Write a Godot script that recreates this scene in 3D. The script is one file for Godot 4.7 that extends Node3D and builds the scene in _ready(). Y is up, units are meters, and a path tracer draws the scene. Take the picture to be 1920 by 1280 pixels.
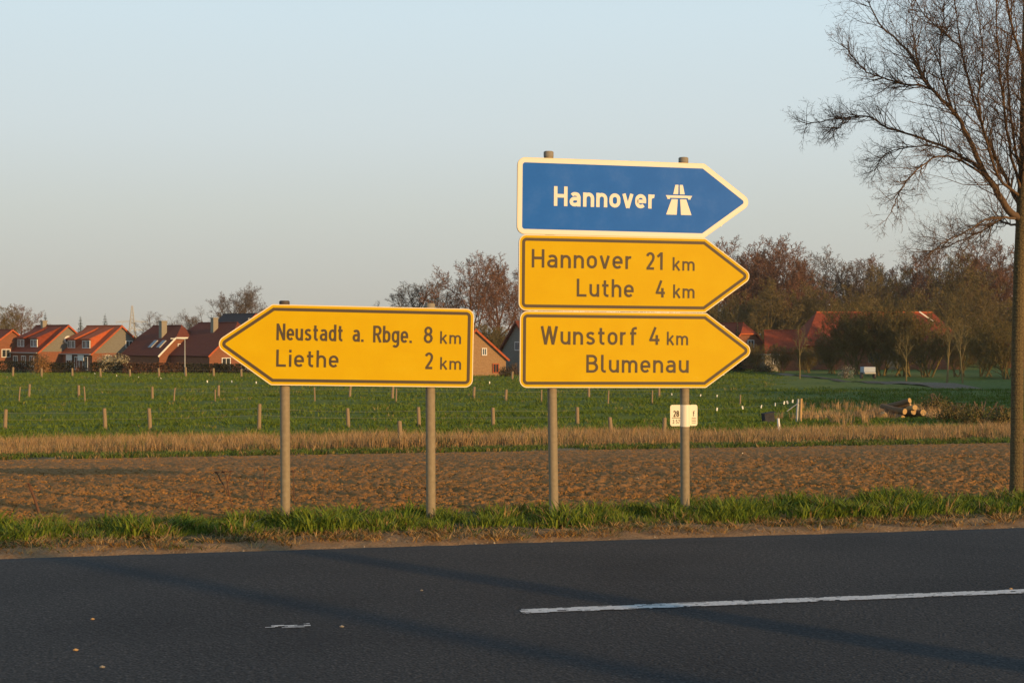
extends Node3D
# A country road junction in evening sun: direction signs on steel posts in front of a bare field, pasture, village and wood.
# Axes: x right, y up, -z away from the camera. "s" runs along the road, "t" is the distance across it, away from the camera.

const FOCAL := 2857.0
const EYE := 1.45
const ROAD_TURN := deg_to_rad(12.5)
const SUN_AZIMUTH := deg_to_rad(45.0)
const SUN_HEIGHT := deg_to_rad(9.0)

var along := Vector3(cos(ROAD_TURN), 0, -sin(ROAD_TURN))
var away := Vector3(-sin(ROAD_TURN), 0, -cos(ROAD_TURN))
var taken := {}
var M := {}
var rng := RandomNumberGenerator.new()
var bumps := FastNoiseLite.new()
var fine := FastNoiseLite.new()

# ------------------------------------------------------------------ mesh building
class Builder:
	var v := PackedVector3Array()
	var n := PackedVector3Array()
	var c := PackedColorArray()
	var uv := PackedVector2Array()
	var i := PackedInt32Array()
	var tint := Color(1, 1, 1)
	var coloured := false
	func tri(a: Vector3, b: Vector3, d: Vector3) -> void:
		var nn := (d - a).cross(b - a).normalized()
		var k := v.size()
		v.append(a); v.append(b); v.append(d)
		n.append(nn); n.append(nn); n.append(nn)
		if coloured:
			c.append(tint); c.append(tint); c.append(tint)
		i.append(k); i.append(k + 1); i.append(k + 2)
	func quad(a: Vector3, b: Vector3, d: Vector3, e: Vector3) -> void:  # clockwise seen from the front
		tri(a, b, d); tri(a, d, e)
	func box(at: Vector3, size: Vector3, turn := Basis.IDENTITY) -> void:
		var x := turn.x * size.x / 2; var y := turn.y * size.y / 2; var z := turn.z * size.z / 2
		var p := [at - x - y - z, at + x - y - z, at + x + y - z, at - x + y - z, at - x - y + z, at + x - y + z, at + x + y + z, at - x + y + z]
		quad(p[7], p[6], p[5], p[4]); quad(p[2], p[3], p[0], p[1]); quad(p[6], p[2], p[1], p[5])
		quad(p[3], p[7], p[4], p[0]); quad(p[3], p[2], p[6], p[7]); quad(p[4], p[5], p[1], p[0])
	func tube(pts: PackedVector3Array, rad: PackedFloat32Array, sides: int, capped := false) -> void:
		var m := pts.size()
		var start := v.size()
		var side := Vector3.RIGHT
		for k in m:
			var dir := (pts[mini(k + 1, m - 1)] - pts[maxi(k - 1, 0)]).normalized()
			if k == 0:
				side = dir.cross(Vector3.UP if absf(dir.y) < 0.9 else Vector3.RIGHT).normalized()
			else:
				side = (side - dir * side.dot(dir)).normalized()
			var other := dir.cross(side)
			for j in sides:
				var a := TAU * j / sides
				var r := side * cos(a) + other * sin(a)
				v.append(pts[k] + r * rad[k]); n.append(r)
				if coloured: c.append(tint)
		for k in m - 1:
			for j in sides:
				var a := start + k * sides + j
				var b := start + k * sides + (j + 1) % sides
				i.append_array([a, a + sides, b, b, a + sides, b + sides])
		if capped:
			for e in 2:
				var k := 0 if e == 0 else m - 1
				for j in range(1, sides - 1):
					var a := v[start + k * sides]; var b := v[start + k * sides + j]; var d := v[start + k * sides + j + 1]
					if e == 0: tri(a, b, d)
					else: tri(a, d, b)
	func rod(a: Vector3, b: Vector3, r0: float, r1: float, sides := 4, capped := false) -> void:
		tube(PackedVector3Array([a, b]), PackedFloat32Array([r0, r1]), sides, capped)
	func blade(p: Vector3, q: Vector3, across: Vector3) -> void:
		tri(p - across, q, p + across)
	func mesh() -> ArrayMesh:
		var out := ArrayMesh.new()
		if v.is_empty(): return out
		var a := []
		a.resize(Mesh.ARRAY_MAX)
		a[Mesh.ARRAY_VERTEX] = v; a[Mesh.ARRAY_NORMAL] = n; a[Mesh.ARRAY_INDEX] = i
		if coloured: a[Mesh.ARRAY_COLOR] = c
		if uv.size() == v.size(): a[Mesh.ARRAY_TEX_UV] = uv
		out.add_surface_from_arrays(Mesh.PRIMITIVE_TRIANGLES, a)
		return out

func painted() -> Builder:
	var b := Builder.new(); b.coloured = true; return b

# ------------------------------------------------------------------ nodes, names, labels
func numbered(called: String) -> String:
	var k: int = taken.get(called, 0)
	taken[called] = k + 1
	return called if k == 0 else "%s_%03d" % [called, k]

func tag(o: Node3D, label: String, category: String, group := "", kind := "") -> void:
	o.set_meta("label", label)
	if category: o.set_meta("category", category)
	if group: o.set_meta("group", group)
	if kind: o.set_meta("kind", kind)

func part(called: String, m: Mesh, material: Material, parent: Node, label := "") -> MeshInstance3D:
	var o := MeshInstance3D.new()
	o.name = called if parent != self else numbered(called)
	o.mesh = m
	o.material_override = material
	parent.add_child(o, true)
	if label: o.set_meta("label", label)
	return o

func thing(called: String, label: String, category: String, at := Vector3.ZERO, turn := 0.0, group := "") -> Node3D:
	var o := Node3D.new()
	o.name = numbered(called)
	add_child(o)
	o.position = at
	o.rotation.y = turn
	tag(o, label, category, group)
	return o

func copy(of: Node3D, called: String, label: String, at: Vector3, turn := 0.0, size := Vector3.ONE, group := "") -> Node3D:
	var o: Node3D = of.duplicate()
	o.name = numbered(called)
	add_child(o)
	o.position = at; o.rotation = Vector3(0, turn, 0); o.scale = size
	o.set_meta("label", label)
	if group: o.set_meta("group", group)
	return o

func structure(called: String, m: Mesh, material: Material) -> MeshInstance3D:
	var o := part(called, m, material, self)
	o.set_meta("kind", "structure")
	return o

# ------------------------------------------------------------------ materials
func lin(r: float, g: float, b: float) -> Color:
	return Color(r, g, b).linear_to_srgb()

func plain(r: float, g: float, b: float, rough := 0.9, metal := 0.0, shine := 0.5) -> StandardMaterial3D:
	var m := StandardMaterial3D.new()
	m.albedo_color = lin(r, g, b); m.roughness = rough; m.metallic = metal; m.metallic_specular = shine
	m.cull_mode = BaseMaterial3D.CULL_DISABLED
	return m

func tinted(rough := 0.95) -> StandardMaterial3D:  # colour comes from the vertices
	var m := plain(1, 1, 1, rough, 0.0, 0.25)
	m.vertex_color_use_as_albedo = true
	return m

func layered(size: int, seed_: int, layers: Array) -> PackedFloat32Array:  # layers: [frequency, octaves, weight]
	var out := PackedFloat32Array()
	out.resize(size * size)
	out.fill(0.5)
	for k in layers.size():
		var f := FastNoiseLite.new()
		f.seed = seed_ + k * 17
		f.noise_type = FastNoiseLite.TYPE_SIMPLEX_SMOOTH
		f.frequency = layers[k][0]
		f.fractal_octaves = layers[k][1]
		if layers[k][1] == 1: f.fractal_type = FastNoiseLite.FRACTAL_NONE
		var data := f.get_seamless_image(size, size).get_data()
		var w: float = layers[k][2] / 255.0
		var off: float = layers[k][2] * 0.5
		for j in out.size():
			out[j] += data[j] * w - off
	return out

func ramped(values: PackedFloat32Array, size: int, ramp: Array) -> ImageTexture:  # ramp: [[0, linear Color], ...]
	var lut := []
	for k in 256:
		var x := k / 255.0
		var col: Color = ramp[0][1]
		for j in ramp.size() - 1:
			if x >= ramp[j][0]:
				col = ramp[j][1].lerp(ramp[j + 1][1], clampf((x - ramp[j][0]) / (ramp[j + 1][0] - ramp[j][0]), 0, 1))
		col = col.linear_to_srgb()
		lut.append([int(col.r * 255), int(col.g * 255), int(col.b * 255)])
	var bytes := PackedByteArray()
	bytes.resize(size * size * 3)
	for j in values.size():
		var e: Array = lut[clampi(int(values[j] * 255), 0, 255)]
		bytes[j * 3] = e[0]; bytes[j * 3 + 1] = e[1]; bytes[j * 3 + 2] = e[2]
	return ImageTexture.create_from_image(Image.create_from_data(size, size, false, Image.FORMAT_RGB8, bytes))

func grey(values: PackedFloat32Array, size: int) -> ImageTexture:
	return ramped(values, size, [[0.0, Color(0, 0, 0)], [1.0, Color(1, 1, 1)]])

func textured(values: PackedFloat32Array, size: int, ramp: Array, metres: float, relief := 0.0, rough := 0.95) -> StandardMaterial3D:
	var m := plain(1, 1, 1, rough, 0.0, 0.35)
	m.albedo_texture = ramped(values, size, ramp)
	m.uv1_triplanar = true; m.uv1_world_triplanar = true
	m.uv1_scale = Vector3.ONE / metres
	if relief > 0:
		m.heightmap_enabled = true
		m.heightmap_texture = grey(values, size)
		m.heightmap_scale = relief
	return m

func over(m: StandardMaterial3D, values: PackedFloat32Array, size: int, ramp: Array, metres: float) -> void:  # a second pattern of another size, multiplied
	m.detail_enabled = true
	m.detail_albedo = ramped(values, size, ramp)
	m.detail_blend_mode = BaseMaterial3D.BLEND_MODE_MUL
	m.detail_uv_layer = BaseMaterial3D.DETAIL_UV_2
	m.uv2_triplanar = true; m.uv2_world_triplanar = true
	m.uv2_scale = Vector3.ONE / metres

func make_materials() -> void:
	var speck := layered(512, 3, [[0.25, 1, 0.7], [0.1, 2, 0.55]])
	var patch := layered(512, 8, [[0.008, 3, 0.9], [0.05, 3, 0.35]])
	M.asphalt = textured(speck, 512, [[0.0, Color(0.014, 0.0145, 0.0155)], [0.5, Color(0.040, 0.040, 0.040)], [0.8, Color(0.078, 0.076, 0.072)], [1.0, Color(0.17, 0.16, 0.14)]], 2.1, 0.6, 0.88)
	over(M.asphalt, patch, 512, [[0.0, Color(0.55, 0.57, 0.60)], [0.5, Color(0.80, 0.81, 0.82)], [1.0, Color(0.98, 0.97, 0.95)]], 7.0)
	var clod := layered(512, 21, [[0.03, 4, 0.7], [0.2, 2, 0.5]])
	M.soil = textured(clod, 512, [[0.0, Color(0.27, 0.115, 0.028)], [0.45, Color(0.385, 0.178, 0.046)], [0.8, Color(0.44, 0.22, 0.066)], [1.0, Color(0.50, 0.275, 0.10)]], 1.7, 1.6)
	over(M.soil, patch, 512, [[0.0, Color(0.74, 0.73, 0.72)], [1.0, Color(1, 1, 1)]], 9.0)
	M.clod = tinted()
	M.shoulder = textured(clod, 512, [[0.0, Color(0.16, 0.085, 0.035)], [0.5, Color(0.31, 0.185, 0.085)], [0.85, Color(0.42, 0.28, 0.15)], [1.0, Color(0.58, 0.48, 0.34)]], 0.55, 1.2)
	M.earth = textured(clod, 512, [[0.0, Color(0.03, 0.035, 0.012)], [0.5, Color(0.07, 0.07, 0.028)], [1.0, Color(0.14, 0.11, 0.05)]], 0.8, 1.5)
	var sward := layered(512, 31, [[0.02, 4, 0.75], [0.16, 2, 0.4]])
	M.meadow = textured(sward, 512, [[0.0, Color(0.075, 0.11, 0.010)], [0.5, Color(0.125, 0.165, 0.018)], [1.0, Color(0.175, 0.20, 0.03)]], 6.0, 6.0)
	over(M.meadow, patch, 512, [[0.0, Color(0.62, 0.75, 0.68)], [0.5, Color(0.9, 0.93, 0.88)], [1.0, Color(1, 0.98, 0.92)]], 46.0)
	M.straw_ground = textured(sward, 512, [[0.0, Color(0.13, 0.10, 0.045)], [0.5, Color(0.24, 0.165, 0.075)], [1.0, Color(0.33, 0.24, 0.12)]], 3.0, 3.0)
	M.track = textured(clod, 512, [[0.0, Color(0.13, 0.088, 0.05)], [0.6, Color(0.23, 0.165, 0.105)], [1.0, Color(0.31, 0.235, 0.16)]], 3.0, 2.0)
	M.paint = textured(layered(256, 5, [[0.05, 3, 0.6], [0.3, 1, 0.5]]), 256, [[0.0, Color(0.36, 0.35, 0.33)], [0.4, Color(0.62, 0.61, 0.58)], [1.0, Color(0.74, 0.73, 0.70)]], 0.4, 0.3, 0.8)
	var film := layered(256, 55, [[0.012, 3, 0.8], [0.1, 2, 0.25]])
	M.yellow = textured(film, 256, [[0.0, Color(0.585, 0.362, 0.001)], [0.5, Color(0.605, 0.385, 0.001)], [0.85, Color(0.615, 0.40, 0.003)], [1.0, Color(0.63, 0.43, 0.015)]], 0.9, 0.0, 0.5)
	M.yellow.metallic_specular = 0.22
	M.blue = textured(film, 256, [[0.0, Color(0.008, 0.115, 0.48)], [0.5, Color(0.011, 0.130, 0.52)], [1.0, Color(0.035, 0.155, 0.54)]], 0.9, 0.0, 0.45)
	M.blue.metallic_specular = 0.22
	M.white_film = plain(0.74, 0.70, 0.60, 0.5)
	M.black_film = plain(0.058, 0.036, 0.012, 0.6)
	M.rim = plain(0.80, 0.66, 0.42, 0.45)
	M.aluminium = plain(0.42, 0.42, 0.41, 0.5, 0.6)
	M.steel = textured(layered(256, 61, [[0.03, 3, 0.7], [0.2, 1, 0.3]]), 256, [[0.0, Color(0.20, 0.158, 0.098)], [0.5, Color(0.25, 0.20, 0.128)], [1.0, Color(0.31, 0.255, 0.17)]], 0.35, 0.1, 0.62)
	M.dark_cap = plain(0.07, 0.055, 0.045, 0.7)
	M.plate = plain(0.80, 0.72, 0.56, 0.5)
	M.bark = textured(layered(256, 71, [[0.05, 4, 0.9]]), 256, [[0.0, Color(0.045, 0.034, 0.02)], [0.5, Color(0.115, 0.082, 0.04)], [1.0, Color(0.20, 0.16, 0.07)]], 0.3, 1.2)
	M.limb = plain(0.115, 0.072, 0.042, 0.9)
	M.twig = tinted()
	M.far_bark = plain(0.13, 0.095, 0.06, 0.95)
	M.grass = tinted(0.75)
	var tile := layered(256, 81, [[0.03, 3, 0.6], [0.3, 1, 0.5]])
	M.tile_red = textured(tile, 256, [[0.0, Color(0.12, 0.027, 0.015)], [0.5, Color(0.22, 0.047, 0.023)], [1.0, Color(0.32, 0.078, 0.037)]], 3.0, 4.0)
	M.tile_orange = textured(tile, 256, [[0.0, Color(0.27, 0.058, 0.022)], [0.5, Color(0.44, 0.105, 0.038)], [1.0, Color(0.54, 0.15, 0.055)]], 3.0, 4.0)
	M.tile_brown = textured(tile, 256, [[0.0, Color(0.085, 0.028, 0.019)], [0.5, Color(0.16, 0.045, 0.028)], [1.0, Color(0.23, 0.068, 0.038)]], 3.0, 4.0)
	M.tile_slate = textured(tile, 256, [[0.0, Color(0.022, 0.022, 0.028)], [0.5, Color(0.04, 0.04, 0.048)], [1.0, Color(0.06, 0.06, 0.07)]], 3.0, 4.0)
	M.brick = textured(tile, 256, [[0.0, Color(0.13, 0.052, 0.03)], [0.5, Color(0.23, 0.092, 0.05)], [1.0, Color(0.31, 0.14, 0.08)]], 2.0, 1.0)
	M.brick_light = textured(tile, 256, [[0.0, Color(0.22, 0.13, 0.065)], [0.5, Color(0.33, 0.20, 0.10)], [1.0, Color(0.40, 0.26, 0.14)]], 2.0, 1.0)
	M.shingle = textured(tile, 256, [[0.0, Color(0.12, 0.115, 0.10)], [0.5, Color(0.19, 0.18, 0.155)], [1.0, Color(0.25, 0.24, 0.21)]], 1.6, 1.0)
	M.white = plain(0.72, 0.70, 0.66, 0.7)
	M.glass = plain(0.03, 0.035, 0.04, 0.08)
	M.skylight = plain(0.10, 0.13, 0.17, 0.05, 0.0, 0.9)
	M.concrete = plain(0.26, 0.23, 0.18, 0.9)
	M.wood = textured(layered(256, 91, [[0.05, 3, 0.8]]), 256, [[0.0, Color(0.16, 0.115, 0.068)], [0.5, Color(0.27, 0.195, 0.115)], [1.0, Color(0.38, 0.285, 0.175)]], 0.5, 0.5)
	M.cut_wood = plain(0.46, 0.29, 0.12, 0.85)
	M.log_bark = plain(0.15, 0.095, 0.05, 0.95)
	M.wire = plain(0.30, 0.28, 0.24, 0.6)
	M.flag = plain(0.78, 0.77, 0.70, 0.7)
	M.galvanised = plain(0.36, 0.36, 0.35, 0.5, 0.3)
	M.pylon = plain(0.50, 0.45, 0.36, 0.7)
	M.metal_sheet = plain(0.36, 0.42, 0.50, 0.45)
	M.rust_stalk = plain(0.11, 0.05, 0.026, 0.9)

# ------------------------------------------------------------------ the lie of the land
var profile_t := [-400.0, 12.2, 14.6, 16.2, 17.4, 19.3, 24.4, 29.3, 34.2, 39.0, 44.0, 48.8, 56.6, 68.0, 93.0, 127.0, 156.0, 186.0, 254.0, 600.0, 4000.0]
var profile_h := [0.0, 0.0, -0.02, -0.08, -0.12, -0.21, -0.57, -0.94, -1.29, -1.61, -1.85, -2.01, -2.15, -2.30, -2.55, -2.80, -2.97, -3.15, -3.35, -3.55, -3.55]

func rise(t: float) -> float:
	var k := 0
	while k < profile_t.size() - 2 and t > profile_t[k + 1]:
		k += 1
	var x := clampf((t - profile_t[k]) / (profile_t[k + 1] - profile_t[k]), 0, 1)
	var h0: float = profile_h[k]; var h1: float = profile_h[k + 1]
	return lerpf(h0, h1, x)

func height(p: Vector3) -> float:
	var t := p.dot(away)
	return rise(t) + (swell(p, t) if t > 52.5 else 0.0)

func grounded(p: Vector3, lift := 0.0) -> Vector3:
	return Vector3(p.x, height(p) + lift, p.z)

func at(px: float, py: float, depth: float) -> Vector3:  # a point measured in the photograph, given its distance
	return Vector3((px - 960.0) / FOCAL * depth, EYE - (py - 627.0) / FOCAL * depth, -depth)

func stand(px: float, depth: float) -> Vector3:  # on the ground at that distance
	return grounded(at(px, 627, depth))

func foot(px: float, py: float) -> Vector3:  # where a thing's foot meets the ground
	var d := 8.0
	while d < 400.0 and at(px, py, d).y > height(at(px, py, d)):
		d *= 1.004
	return grounded(at(px, py, d))

func st(s: float, t: float, y := 0.0) -> Vector3:
	return along * s + away * t + Vector3(0, y, 0)

func lay(rows: PackedFloat32Array, cols: PackedFloat32Array, spread: Callable, relief: Callable) -> ArrayMesh:  # a sheet of ground; spread(t, k) gives s
	var nr := rows.size(); var nc := cols.size()
	var v := PackedVector3Array(); v.resize(nr * nc)
	for r in nr:
		for k in nc:
			var s: float = spread.call(rows[r], cols[k])
			var p := st(s, rows[r])
			p.y = rise(rows[r]) + relief.call(p, rows[r])
			v[r * nc + k] = p
	var n := PackedVector3Array(); n.resize(nr * nc)
	for r in nr:
		for k in nc:
			var dx := v[r * nc + mini(k + 1, nc - 1)] - v[r * nc + maxi(k - 1, 0)]
			var dt := v[mini(r + 1, nr - 1) * nc + k] - v[maxi(r - 1, 0) * nc + k]
			n[r * nc + k] = dx.cross(dt).normalized()
	var idx := PackedInt32Array(); idx.resize((nr - 1) * (nc - 1) * 6)
	var w := 0
	for r in nr - 1:
		for k in nc - 1:
			var a := r * nc + k
			idx[w] = a; idx[w + 1] = a + nc; idx[w + 2] = a + 1
			idx[w + 3] = a + 1; idx[w + 4] = a + nc; idx[w + 5] = a + nc + 1
			w += 6
	var arr := []
	arr.resize(Mesh.ARRAY_MAX)
	arr[Mesh.ARRAY_VERTEX] = v; arr[Mesh.ARRAY_NORMAL] = n; arr[Mesh.ARRAY_INDEX] = idx
	var out := ArrayMesh.new()
	out.add_surface_from_arrays(Mesh.PRIMITIVE_TRIANGLES, arr)
	return out

func steps(from: float, to: float, first: float, growth: float) -> PackedFloat32Array:
	var out := PackedFloat32Array([from])
	var d := first
	while out[-1] + d < to:
		out.append(out[-1] + d)
		d *= growth
	out.append(to)
	return out

func fan(count: int) -> PackedFloat32Array:  # columns: dense in the middle, a few far out
	var out := PackedFloat32Array([-60.0, -20.0, -8.0, -4.0, -2.2, -1.5])
	for k in count + 1:
		out.append(-1.2 + 2.4 * k / count)
	out.append_array([1.5, 2.2, 4.0, 8.0, 20.0, 60.0])
	return out

func fan_s(t: float, k: float) -> float:
	return t * 0.2217 + k * (t * 0.37 + 1.5)

func build_ground() -> void:
	var flat := func(_p, _t): return 0.0
	# road, a little crowned, from beyond the near kerb to the far edge
	var cols := PackedFloat32Array()
	for k in 241: cols.append(-120.0 + k)
	var straight := func(_t, k): return k
	var road := structure("road", lay(PackedFloat32Array([4.1, 5.5, 7.0, 8.5, 10.2]), cols, straight, func(_p, t): return 0.0 if t < 10 else -0.004), M.asphalt)
	# ragged outer edge of the asphalt
	var b := Builder.new()
	var s := -40.0
	var prev := 10.46
	while s < 60.0:
		var step := 0.07 if s > -9 and s < 14 else 1.0
		var e := 10.47 + 0.02 * bumps.get_noise_1d(s * 60.0) + 0.012 * bumps.get_noise_1d(s * 400.0)
		b.quad(st(s, prev, -0.02), st(s + step, e, -0.02), st(s + step, 10.2, -0.004), st(s, 10.2, -0.004))
		b.quad(st(s, prev, -0.05), st(s + step, e, -0.05), st(s + step, e, -0.02), st(s, prev, -0.02))
		s += step; prev = e
	part("asphalt_edge", b.mesh(), M.asphalt, road)
	# worn paint: small cells, some gone
	var line := Builder.new()
	worn_paint(line, 0.045 + 7.95 * sin(ROAD_TURN), 16.0, 7.76, 0.118, 0.37)
	part("centre_line", line.mesh(), M.paint, road, "worn white centre line dash, cracked along its edges")
	var scrap := Builder.new()
	worn_paint(scrap, 0.42, 0.66, 7.62, 0.09, 0.72)
	part("worn_line_remnant", scrap.mesh(), M.paint, road, "small scrap of worn off white paint")
	structure("near_verge", lay(PackedFloat32Array([-300.0, -60.0, -12.0, 0.0, 4.1]), cols, func(t, k): return k * 3.0, flat), M.earth)
	var kerb := func(p, t): return -0.035 + 0.014 * fine.get_noise_2d(p.x * 60, p.z * 60) + 0.02 * smoothstep(10.45, 10.8, t) - 0.08 * smoothstep(11.1, 11.3, t)
	structure("road_shoulder", lay(steps(10.42, 11.3, 0.03, 1.0), fan(420), fan_s, kerb), M.shoulder)
	structure("verge", lay(steps(10.75, 12.75, 0.06, 1.0), fan(220), fan_s, func(p, t): return -0.014 + 0.03 * bumps.get_noise_2d(p.x * 22, p.z * 22) - 0.09 * (1.0 - smoothstep(10.75, 11.1, t)) - 0.09 * smoothstep(12.35, 12.75, t)), M.earth)
	var furrow := func(p, t):
		return -0.012 + 0.012 * bumps.get_noise_2d(p.x * 16, p.z * 16) + 0.009 * fine.get_noise_2d(p.x * 70, p.z * 70) + 0.034 * fine.get_noise_2d(p.x * 170, p.z * 170) + 0.006 * sin(t * 9.0 + 2.0 * bumps.get_noise_2d(p.x * 3, p.z * 3)) - 0.09 * (1.0 - smoothstep(12.0, 12.3, t)) - 0.1 * smoothstep(39.2, 39.8, t)
	structure("bare_field", lay(steps(12.0, 39.8, 0.04, 1.008), fan(520), fan_s, furrow), M.soil)
	structure("field_margin", lay(steps(38.4, 53.5, 0.25, 1.0), fan(150), fan_s, func(p, t): return 0.08 * bumps.get_noise_2d(p.x * 5, p.z * 5) - 0.2 * (1.0 - smoothstep(38.4, 39.3, t)) - 0.2 * smoothstep(52.5, 53.5, t)), M.straw_ground)
	structure("pasture", lay(steps(51.6, 3800.0, 0.5, 1.03), fan(150), fan_s, swell), M.meadow)

func swell(p: Vector3, t: float) -> float:  # gentle folds of the pasture, longer along the road than across it
	var s := p.dot(along)
	return (0.30 * bumps.get_noise_2d(s * 0.5, t * 2.6) + 0.04 * bumps.get_noise_2d(s * 9, t * 9)) * smoothstep(53.0, 60.0, t) * (1.0 - smoothstep(150.0, 165.0, t)) - 0.15 * (1.0 - smoothstep(51.6, 52.6, t))

func worn_paint(b: Builder, s0: float, s1: float, t: float, width: float, gone: float) -> void:
	var cell := 0.016
	var ns := int((s1 - s0) / cell)
	var nt := maxi(4, int(width / 0.0118))
	for k in ns:
		var s := s0 + k * cell
		var edge0 := 0.006 * fine.get_noise_1d(s * 900) ; var edge1 := 0.006 * fine.get_noise_1d(s * 900 + 5000)
		for j in nt:
			var x := j / float(nt); var y := (j + 1) / float(nt)
			var rim := maxf(absf(x + 0.5 / nt - 0.5) * 2.0 - 0.55, 0.0)
			var wear := 0.5 + 0.5 * fine.get_noise_2d(s * 130, j * 14.0 + t * 300) + 0.35 * bumps.get_noise_2d(s * 60, j * 6.0) + rim * 0.45
			if k < 3: wear += 0.25
			if wear > 1.22 - gone: continue
			var t0 := t - width / 2 + width * x + (edge0 if j == 0 else 0.0); var t1 := t - width / 2 + width * y + (edge1 if j == nt - 1 else 0.0)
			b.quad(st(s, t1, 0.004), st(s + cell, t1, 0.004), st(s + cell, t0, 0.004), st(s, t0, 0.004))

# ------------------------------------------------------------------ grass
func tuft(blades: int, tall: float, spread: float, wide: float, lean: float) -> ArrayMesh:
	var b := Builder.new()
	for k in blades:
		var a := rng.randf() * TAU
		var p := Vector3(cos(a), 0, sin(a)) * spread * sqrt(rng.randf())
		var o := Vector3(cos(a + rng.randf_range(-1, 1)), 0, sin(a + rng.randf_range(-1, 1)))
		var h := tall * rng.randf_range(0.55, 1.1)
		var q := p + Vector3(0, h * 0.6, 0) + o * h * lean * 0.35
		var e := p + Vector3(0, h * rng.randf_range(0.85, 1.0), 0) + o * h * lean * rng.randf_range(0.7, 1.3)
		var x := Vector3(-o.z, 0, o.x).rotated(Vector3.UP, rng.randf_range(-0.8, 0.8)) * wide * rng.randf_range(0.6, 1.1)
		b.tri(p - x, q - x * 0.8, p + x); b.tri(p + x, q - x * 0.8, q + x * 0.8); b.tri(q - x * 0.8, e, q + x * 0.8)
	return b.mesh()

func scatter(called: String, label: String, category: String, m: Mesh, material: Material, places: Array, tints: Array) -> void:
	var mm := MultiMesh.new()
	mm.transform_format = MultiMesh.TRANSFORM_3D
	mm.use_colors = true
	mm.mesh = m
	mm.instance_count = places.size()
	for k in places.size():
		mm.set_instance_transform(k, places[k])
		mm.set_instance_color(k, tints[k])
	var o := MultiMeshInstance3D.new()
	o.name = numbered(called)
	o.multimesh = mm
	o.material_override = material
	add_child(o)
	tag(o, label, category, "", "stuff")

func lush(lo: Color, hi: Color, dry: Color, share: float) -> Color:
	if rng.randf() < share: return dry * rng.randf_range(0.75, 1.15)
	return lo.lerp(hi, rng.randf()) * rng.randf_range(0.85, 1.15)

func spot(s: float, t: float, lift: float, size: float, tall := 1.0) -> Transform3D:
	var p := st(s, t, rise(t) + lift)
	return Transform3D(Basis(Vector3.UP, rng.randf() * TAU).scaled(Vector3(size, size * tall, size)), p)

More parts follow.
